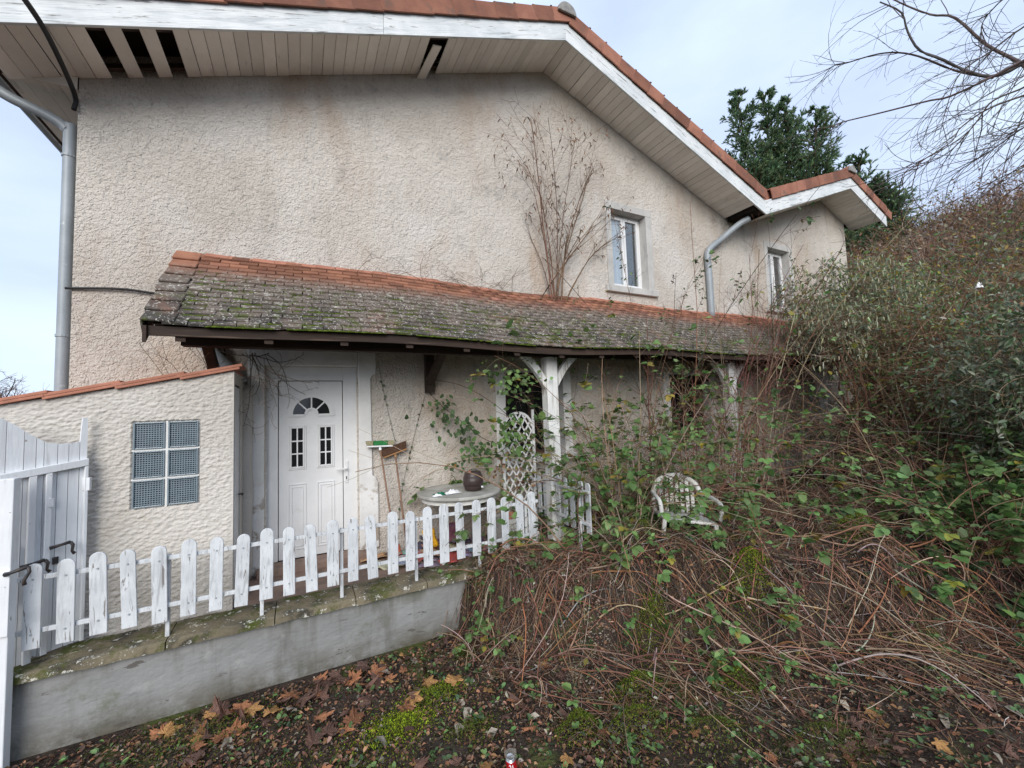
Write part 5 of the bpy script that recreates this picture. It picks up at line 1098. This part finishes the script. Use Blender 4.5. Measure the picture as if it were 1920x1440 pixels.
mass('evergreen_bush', 'dense grey green evergreen bush at the right edge of the bank', (7.5, 1.25, 1.55), 1.25, .95, 1.15, 1500, .07, SAGE*2+DKGREEN, DARK+TAN, (7.5, 1.2, .0), nl=5, w=.42, droop=.2)
mass('evergreen_bush', 'taller dull green evergreen bush rising behind the dense one', (10.2, 2.3, 2.2), 1.5, 1.2, 1.15, 1300, .085, SAGE*2+DKGREEN+DRY[:1], DARK+RED, (10.4, 2.3, .6), nl=4, w=.45, catkin=250)
mass('brushwood', 'brown leafless brushwood between the catkin bush and the evergreens', (8.9, 2.7, 1.9), 1.3, .9, 1.3, 1400, .06, DRY+GREEN*2+YELLOW+SAGE, RED+TAN+DRY, (8.9, 2.7, .1), nl=2, twig=3, tw_len=.75)
mass('dark_bush', 'dark green leafy bush low at the right edge under the evergreen', (7.7, 1.35, .75), 1.2, .8, .6, 700, .07, DKGREEN, DARK, (7.7, 1.35, .1), nl=4, w=.6)
mass('scrub_bush', 'yellowing bush at the gable end of the house', (11.6, 4.1, 3.9), .9, .7, .9, 600, .07, YELLOW+SAGE+GREEN, TAN, (11.2, 4.0, .6), nl=3, catkin=260)
mass('scrub_bush', 'olive brown scrub climbing the slope beyond the evergreens', (13.2, 2.6, 3.2), 1.6, 1.4, 1.1, 1200, .07, YELLOW+SAGE+DRY, RED+TAN, (13.2, 2.6, 1.6), nl=2, twig=3, tw_len=.8)
# ---- hillside scrub, one mass
hb = Bulk(); lb = Bulk(); n = 7000; x = RG.uniform(13.5, 42, n); y = x*RG.uniform(.02, .42, n); z = gh(x, y)
D = spread_dirs(n, 1.0, .5, .5); P = walk(np.stack([x, y, z], 1), D, RG.uniform(.8, 2.4, n)*(1+x*.01), 7, .12, .04); R = rad(n, 7, .012, .004)*(x/16)[:, None]**.6; hb.tubes(P, R, palette(RED+DRY+TAN+GREY, n, .25), 3)
P2, R2 = grow(P, R, 4, .5, .7, 5, .14, .03); hb.tubes(P2, np.maximum(R2, .004), palette(RED+DRY+TAN+GREY, len(P2), .25), 3)
s, d, i, tt = along(P2, 2, .3, 1); N_ = len(s); L_ = RG.uniform(.07, .16, N_); cl = np.array([mnoise.noise(tuple(p*.25)) for p in s]); cc = np.where((cl > .15)[:, None], palette(GREEN+YELLOW+SAGE, N_), palette(DRY+RED+TAN, N_))
lb.leaves(OVAL, s, side_dirs(d, RG.normal(.9, .3, N_)), L_, L_*.6, cc, roll=.8)
o = hb.build('hillside_scrub', 'bark'); tag(o, 'brown scrub covering the hillside behind the house', 'scrub', kind='stuff')
o2 = lb.build('hillside_leaves', 'leaf', o); o2['kind'] = 'stuff'
o = crumple('plastic_bag', 'white_print', (11.5, 2.75, 3.66), .15, .12, .14, 4); tag(o, 'small white plastic bag caught in the bushes on the slope', 'bag')

# ---- conifers behind the roof
def conifer(label, leaders, base, seed):
    t = thing('conifer_tree', label, 'tree', base); tb = Bulk(); fb_ = Bulk()
    for (x, y, z, rmax, z0) in leaders:
        tq = np.linspace(0, 1, 12)[None, :, None]; B0 = np.array([[base[0]+(x-base[0])*.35, base[1]+(y-base[1])*.35, base[2]]]); P = B0[:, None]*(1-tq)+np.array([[[x, y, z]]])*tq; P[0, :, 0] += .25*np.sin(np.linspace(0, 3, 12)); tb.tubes(P, np.linspace(.24, .02, 12)[None], np.array([[.11, .08, .06]]), 6)
        n = 150; h = RG.random(n)**.8; zc = z-(z-z0)*h; px = np.interp(zc, P[0, :, 2], P[0, :, 0]); py = np.interp(zc, P[0, :, 2], P[0, :, 1])
        a = RG.uniform(0, 6.28, n); ln = (.25+rmax*1.15*h**.7)*RG.uniform(.4, 1.45, n)
        D = np.stack([np.cos(a), np.sin(a), np.full(n, .75)], 1); B = walk(np.stack([px, py, zc], 1), D, ln, 7, .09, -.07); R = rad(n, 7, .028, .006); tb.tubes(B, R, palette([(0.12, 0.085, 0.06)], n), 3)
        B2, R2 = grow(B, R, 10, .40, .55, 5, .1, .04, lo=.2); tb.tubes(B2, np.maximum(R2, .004), palette([(0.10, 0.075, 0.05)], len(B2)), 3)
        s, d, i, tt = along(B2, 15, .05, 1.0); N_ = len(s); dd = side_dirs(d, RG.normal(.45, .2, N_)); dd[:, 2] += .15; L_ = RG.uniform(.08, .20, N_)
        fb_.leaves(BLADE, s, dd, L_, L_*.26, palette([(0.11, 0.20, 0.115), (0.15, 0.26, 0.125), (0.085, 0.16, 0.095), (0.22, 0.29, 0.13)], N_, .25), roll=1.5)
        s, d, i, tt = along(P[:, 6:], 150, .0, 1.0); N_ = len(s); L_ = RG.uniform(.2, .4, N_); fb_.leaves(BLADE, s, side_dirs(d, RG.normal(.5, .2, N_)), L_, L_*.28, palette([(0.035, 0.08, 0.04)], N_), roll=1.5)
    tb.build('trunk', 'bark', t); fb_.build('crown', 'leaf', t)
conifer('tall dark conifer with several ragged leaders behind the second gable', [(20.4, 12.7, 17.8, 1.5, 9.5), (21.4, 11.9, 17.6, 1.4, 9), (21.4, 10.95, 16.6, 1.6, 8.5), (21.9, 9.85, 15.5, 1.8, 8), (20.7, 14.0, 15.2, 1.8, 9)], (21.2, 11.6, 2.6), 1)
conifer('shorter dark conifer leaning right beyond the second gable', [(25.2, 9.7, 13.8, 1.8, 7), (25.5, 8.95, 12.2, 1.6, 7), (24.8, 10.6, 12.8, 1.6, 7)], (25.2, 9.7, 3.5), 2)
# ---- bare tree reaching in from the right
BT = thing('bare_tree', 'leafless tree whose drooping branches reach in from the right', 'tree', (7.4, -1.6, 0.2))
limbs = [([(7.2, -.9, 3.6), (6.5, .2, 4.8), (6.14, .83, 4.93), (6.09, 1.02, 4.77), (6.03, 1.2, 4.75), (5.97, 1.35, 4.9), (5.9, 1.51, 5.14), (5.84, 1.64, 5.32), (5.79, 1.7, 5.57), (5.75, 1.72, 5.78), (5.68, 1.86, 6.0)], .022),
         ([(6.08, 1.21, 4.76), (6.07, 1.45, 5.02), (6.03, 1.74, 5.42), (5.99, 1.99, 5.63), (5.91, 2.3, 5.73), (5.9, 2.44, 5.79), (5.88, 2.56, 5.68)], .012),
         ([(7.0, -.6, 3.9), (6.1, .2, 4.5), (5.65, .77, 4.53), (5.59, .98, 4.53), (5.54, 1.1, 4.5), (5.42, 1.35, 4.45), (5.36, 1.48, 4.48), (5.23, 1.81, 4.54), (5.11, 2.06, 4.58), (5.04, 2.14, 4.55)], .016),
         ([(7.2, -.9, 3.6), (6.8, .3, 4.5), (6.54, .92, 4.67), (6.53, 1.13, 5.04), (6.54, 1.33, 5.4), (6.55, 1.53, 5.89), (6.53, 1.7, 6.07), (6.53, 1.91, 6.39), (6.47, 2.16, 6.81)], .022),
         ([(6.4, -.2, 4.3), (5.35, .75, 4.08), (5.29, .9, 4.09), (5.22, 1.09, 4.08), (5.15, 1.24, 3.99), (5.09, 1.3, 3.87), (4.98, 1.56, 3.74), (4.94, 1.59, 3.62)], .010),
         ([(6.0, -.1, 4.3), (4.95, .69, 4.02), (4.96, .84, 4.0), (4.97, 1.01, 4.01), (4.98, 1.11, 3.9), (4.98, 1.28, 3.75), (4.96, 1.48, 3.71), (4.91, 1.74, 3.61)], .009),
         ([(6.2, -.2, 4.0), (5.15, .72, 3.78), (5.17, .9, 3.78), (5.19, 1.08, 3.71), (5.19, 1.28, 3.64), (5.21, 1.43, 3.59)], .008),
         ([(6.5, -.2, 4.6), (5.55, .71, 4.77), (5.57, .91, 4.81), (5.58, 1.1, 4.76), (5.57, 1.31, 4.69), (5.59, 1.42, 4.45), (5.61, 1.5, 4.19)], .009),
         ([(7.0, -.5, 5.0), (6.35, .8, 5.41), (6.36, 1.08, 5.64), (6.38, 1.23, 5.62), (6.42, 1.32, 5.53), (6.47, 1.31, 5.37)], .010)]
MB().tube(bez([(7.4, -1.6, .1), (7.35, -1.5, 1.5), (7.25, -1.1, 3.0), (7.1, -.8, 4.2), (7.0, -.5, 5.2), (6.9, -.2, 6.8)], 24), [.13-.004*k for k in range(len(bez([(0, 0, 0)]*6, 24)))], 10).build('trunk', 'beam_wood', BT, smooth=True)
b = Bulk(); K = 30; PL = []; RL_ = []
for pts, r in limbs:
    c = np.array([tuple(p) for p in bez(pts, 60)]); q = np.linspace(0, len(c)-1, K); i = np.minimum(q.astype(int), len(c)-2); f = (q-i)[:, None]; PL.append(c[i]*(1-f)+c[i+1]*f); RL_.append(np.linspace(r*.95, r*.28, K))
PL = np.array(PL); RL_ = np.array(RL_); WD = [(0.11, 0.085, 0.075), (0.14, 0.11, 0.10), (0.09, 0.065, 0.06)]
b.tubes(PL, RL_, palette(WD, len(PL)), 6)
s, d, i, tt = along(PL, 15, .3, 1); n = len(s); dd = side_dirs(d, RG.normal(.75, .25, n)); dd[:, 1] += .25; T1 = walk(s, dd, RG.uniform(.2, .8, n), 9, .10, .06); R1 = rad(n, 9, .0036, .0016); b.tubes(T1, R1, palette(WD, n), 4)
T2, R2 = grow(T1, R1, 3, .45, .7, 6, .12, .05); b.tubes(T2, np.maximum(R2, .0014), palette(WD, len(T2)), 3)
n = 55; s = np.stack([RG.uniform(5.3, 6.6, n), RG.uniform(.5, .95, n), RG.uniform(3.5, 4.9, n)], 1); dd = np.stack([RG.normal(-.1, .2, n), RG.uniform(.5, 1.0, n), RG.normal(-.35, .35, n)], 1)
T3 = walk(s, dd, RG.uniform(.35, 1.2, n), 10, .06, .05); R3 = rad(n, 10, .0042, .0017); b.tubes(T3, R3, palette(WD, n), 4); T4, R4 = grow(T3, R3, 4, .35, .6, 6, .10, .06); b.tubes(T4, np.maximum(R4, .0014), palette(WD, len(T4)), 3)
b.build('branches', 'bark', BT)
# ---- far bare trees at the left
for (x, y, h_, lab) in ((-19.5, 38.0, 10.5, 'distant bare tree with fine branches left of the house'), (-23.5, 55.0, 12.0, 'rounded distant bare tree just left of the downpipe')):
    t = thing('distant_tree', lab, 'tree', (x, y, -.6), 'distant bare trees'); b = Bulk()
    P = walk(np.array([[x, y, -.6]]), np.array([[0, 0, 1.]]), np.array([h_*.6]), 10, .03, 0.); R = np.linspace(.2, .08, 10)[None]; b.tubes(P, R, np.array([[.13, .10, .09]]), 6); b.build('trunk', 'bark', t); b = Bulk()
    P1, R1 = grow(P, R, 26, .55, .8, 8, .10, -.02, lo=.3, rr=.5); b.tubes(P1, R1, palette(WD, len(P1)), 4); P2, R2 = grow(P1, R1, 9, .5, .6, 7, .12, .02); b.tubes(P2, np.maximum(R2, .012), palette(WD+RED, len(P2)), 3); P3, R3 = grow(P2, R2, 6, .6, .6, 5, .14, .06); b.tubes(P3, np.maximum(R3, .009), palette(WD+RED, len(P3)), 3); b.build('branches', 'bark', t)

# ---- creepers on the porch wall
t = thing('creeper', 'dark leaved creeper trailing across the wall above the table', 'creeper', (2.3, 5.2, .9)); b = Bulk(); lb = Bulk()
sp = [bez([(1.42, 5.2, 1.98), (1.62, 5.15, 1.75), (1.85, 5.1, 1.55), (2.1, 5.0, 1.32), (2.35, 4.95, 1.2)], 24), bez([(1.5, 5.2, 2.1), (1.9, 5.1, 2.0), (2.3, 5.0, 1.75), (2.5, 4.9, 1.5), (2.55, 4.9, 1.2)], 24), bez([(2.45, 4.7, 2.3), (2.42, 4.6, 2.05), (2.5, 4.6, 1.9), (2.62, 4.6, 1.8)], 24), bez([(2.5, 4.9, 1.5), (2.45, 4.95, 1.2), (2.2, 5.05, 1.05), (1.75, 5.1, 1.02)], 24), bez([(2.5, 4.45, 2.3), (2.25, 4.45, 2.2), (2.2, 4.45, 2.0), (2.2, 4.45, 1.85)], 24)]
for c in sp: c = np.array([tuple(p) for p in c])[None]; b.tubes(c, np.full(c.shape[:2], .004), palette(DARK, 1), 4)
b.build('stems', 'bark', t)
def cluster(c, r, n, L, cols, tpl=OVAL, w=.7):
    P = np.array(c)+RG.normal(0, 1, (n, 3))*np.array(r); D = np.stack([RG.normal(0, .6, n), RG.normal(-.5, .4, n), RG.normal(-.4, .5, n)], 1); L_ = RG.uniform(.7, 1.3, n)*L; lb.leaves(tpl, P, D, L_, L_*w, palette(cols, n), up=np.tile([[0, -1., .3]], (n, 1)), roll=.4)
for (p, r, n, L, cols) in [((1.62, 5.15, 1.70), (.10, .05, .12), 45, .07, DKGREEN), ((1.85, 5.08, 1.45), (.10, .05, .09), 45, .08, DKGREEN), ((2.10, 5.02, 1.15), (.16, .05, .08), 70, .07, DKGREEN+GREEN[:1]), ((2.42, 4.85, 1.38), (.12, .06, .14), 90, .08, GREEN), ((2.40, 4.5, 2.05), (.20, .05, .14), 70, .06, GREEN+[(0.16, 0.22, 0.09)]), ((2.22, 4.45, 1.95), (.06, .04, .10), 22, .07, GREEN), ((1.78, 5.15, .98), (.10, .03, .05), 14, .06, DKGREEN), ((2.05, 5.1, 1.0), (.08, .03, .06), 10, .06, YELLOW+[(0.33, 0.14, 0.04)]), ((2.72, 5.0, .9), (.14, .05, .22), 55, .055, DRY+GREEN), ((2.30, 4.9, .95), (.1, .05, .15), 40, .05, DRY+YELLOW[:1]), ((2.65, 5.0, .45), (.12, .06, .15), 50, .06, DKGREEN+DRY)]: cluster(p, r, n, L, cols)
lb.build('foliage', 'leaf', t)
def strand(label, pts, n):
    t = thing('ivy_strand', label, 'ivy', pts[-1]); c = np.array([tuple(p) for p in bez(pts, 30)])[None]; Bulk().tubes(c, np.full(c.shape[:2], .0022), palette(DARK, 1), 4).build('stem', 'bark', t)
    s, d, i, tt = along(c, n, 0, 1); D = np.stack([RG.normal(0, .8, n), RG.normal(-.6, .3, n), RG.normal(-.3, .6, n)], 1); L_ = RG.uniform(.02, .04, n); l = Bulk(); l.leaves(IVY, s, D, L_, L_, palette(DKGREEN, n), up=np.tile([[0, -1., 0]], (n, 1))); l.build('foliage', 'leaf', t)
strand('thin ivy strand hanging down to the green broom head', [(0.86, 5.29, 2.3), (.90, 5.295, 2.05), (.97, 5.30, 1.7), (1.05, 5.30, 1.32)], 12)
strand('ivy strand slanting down the wall behind the brown broom', [(1.47, 5.29, 1.98), (1.34, 5.30, 1.55), (1.22, 5.30, 1.1), (1.12, 5.30, .7), (1.08, 5.3, .3)], 18)
# ---- dry vine beside the door and under the porch corner
t = shrub('dry_vine', 'dry leafless vine hanging between outbuilding roof and porch corner', 'vine', (-.45, 5.12, 2.36), 10, .75, .6, .25, -.5, lv=((4, .5, .8), (2, .6, .8)), r0=.005, base_sp=(.12, .06), wood=[(0.16, 0.12, 0.09), (0.22, 0.18, 0.14)], wob=.14)[0]
shrub('dry_vine', 'bare twigs reaching over the lean-to tiles below the porch verge', 'vine', (-.85, 4.85, 2.05), 9, .55, .9, .2, .5, lv=((3, .5, .7),), r0=.003, base_sp=(.2, .05), wood=[(0.22, 0.17, 0.13), (0.3, 0.25, 0.2)], wob=.12)
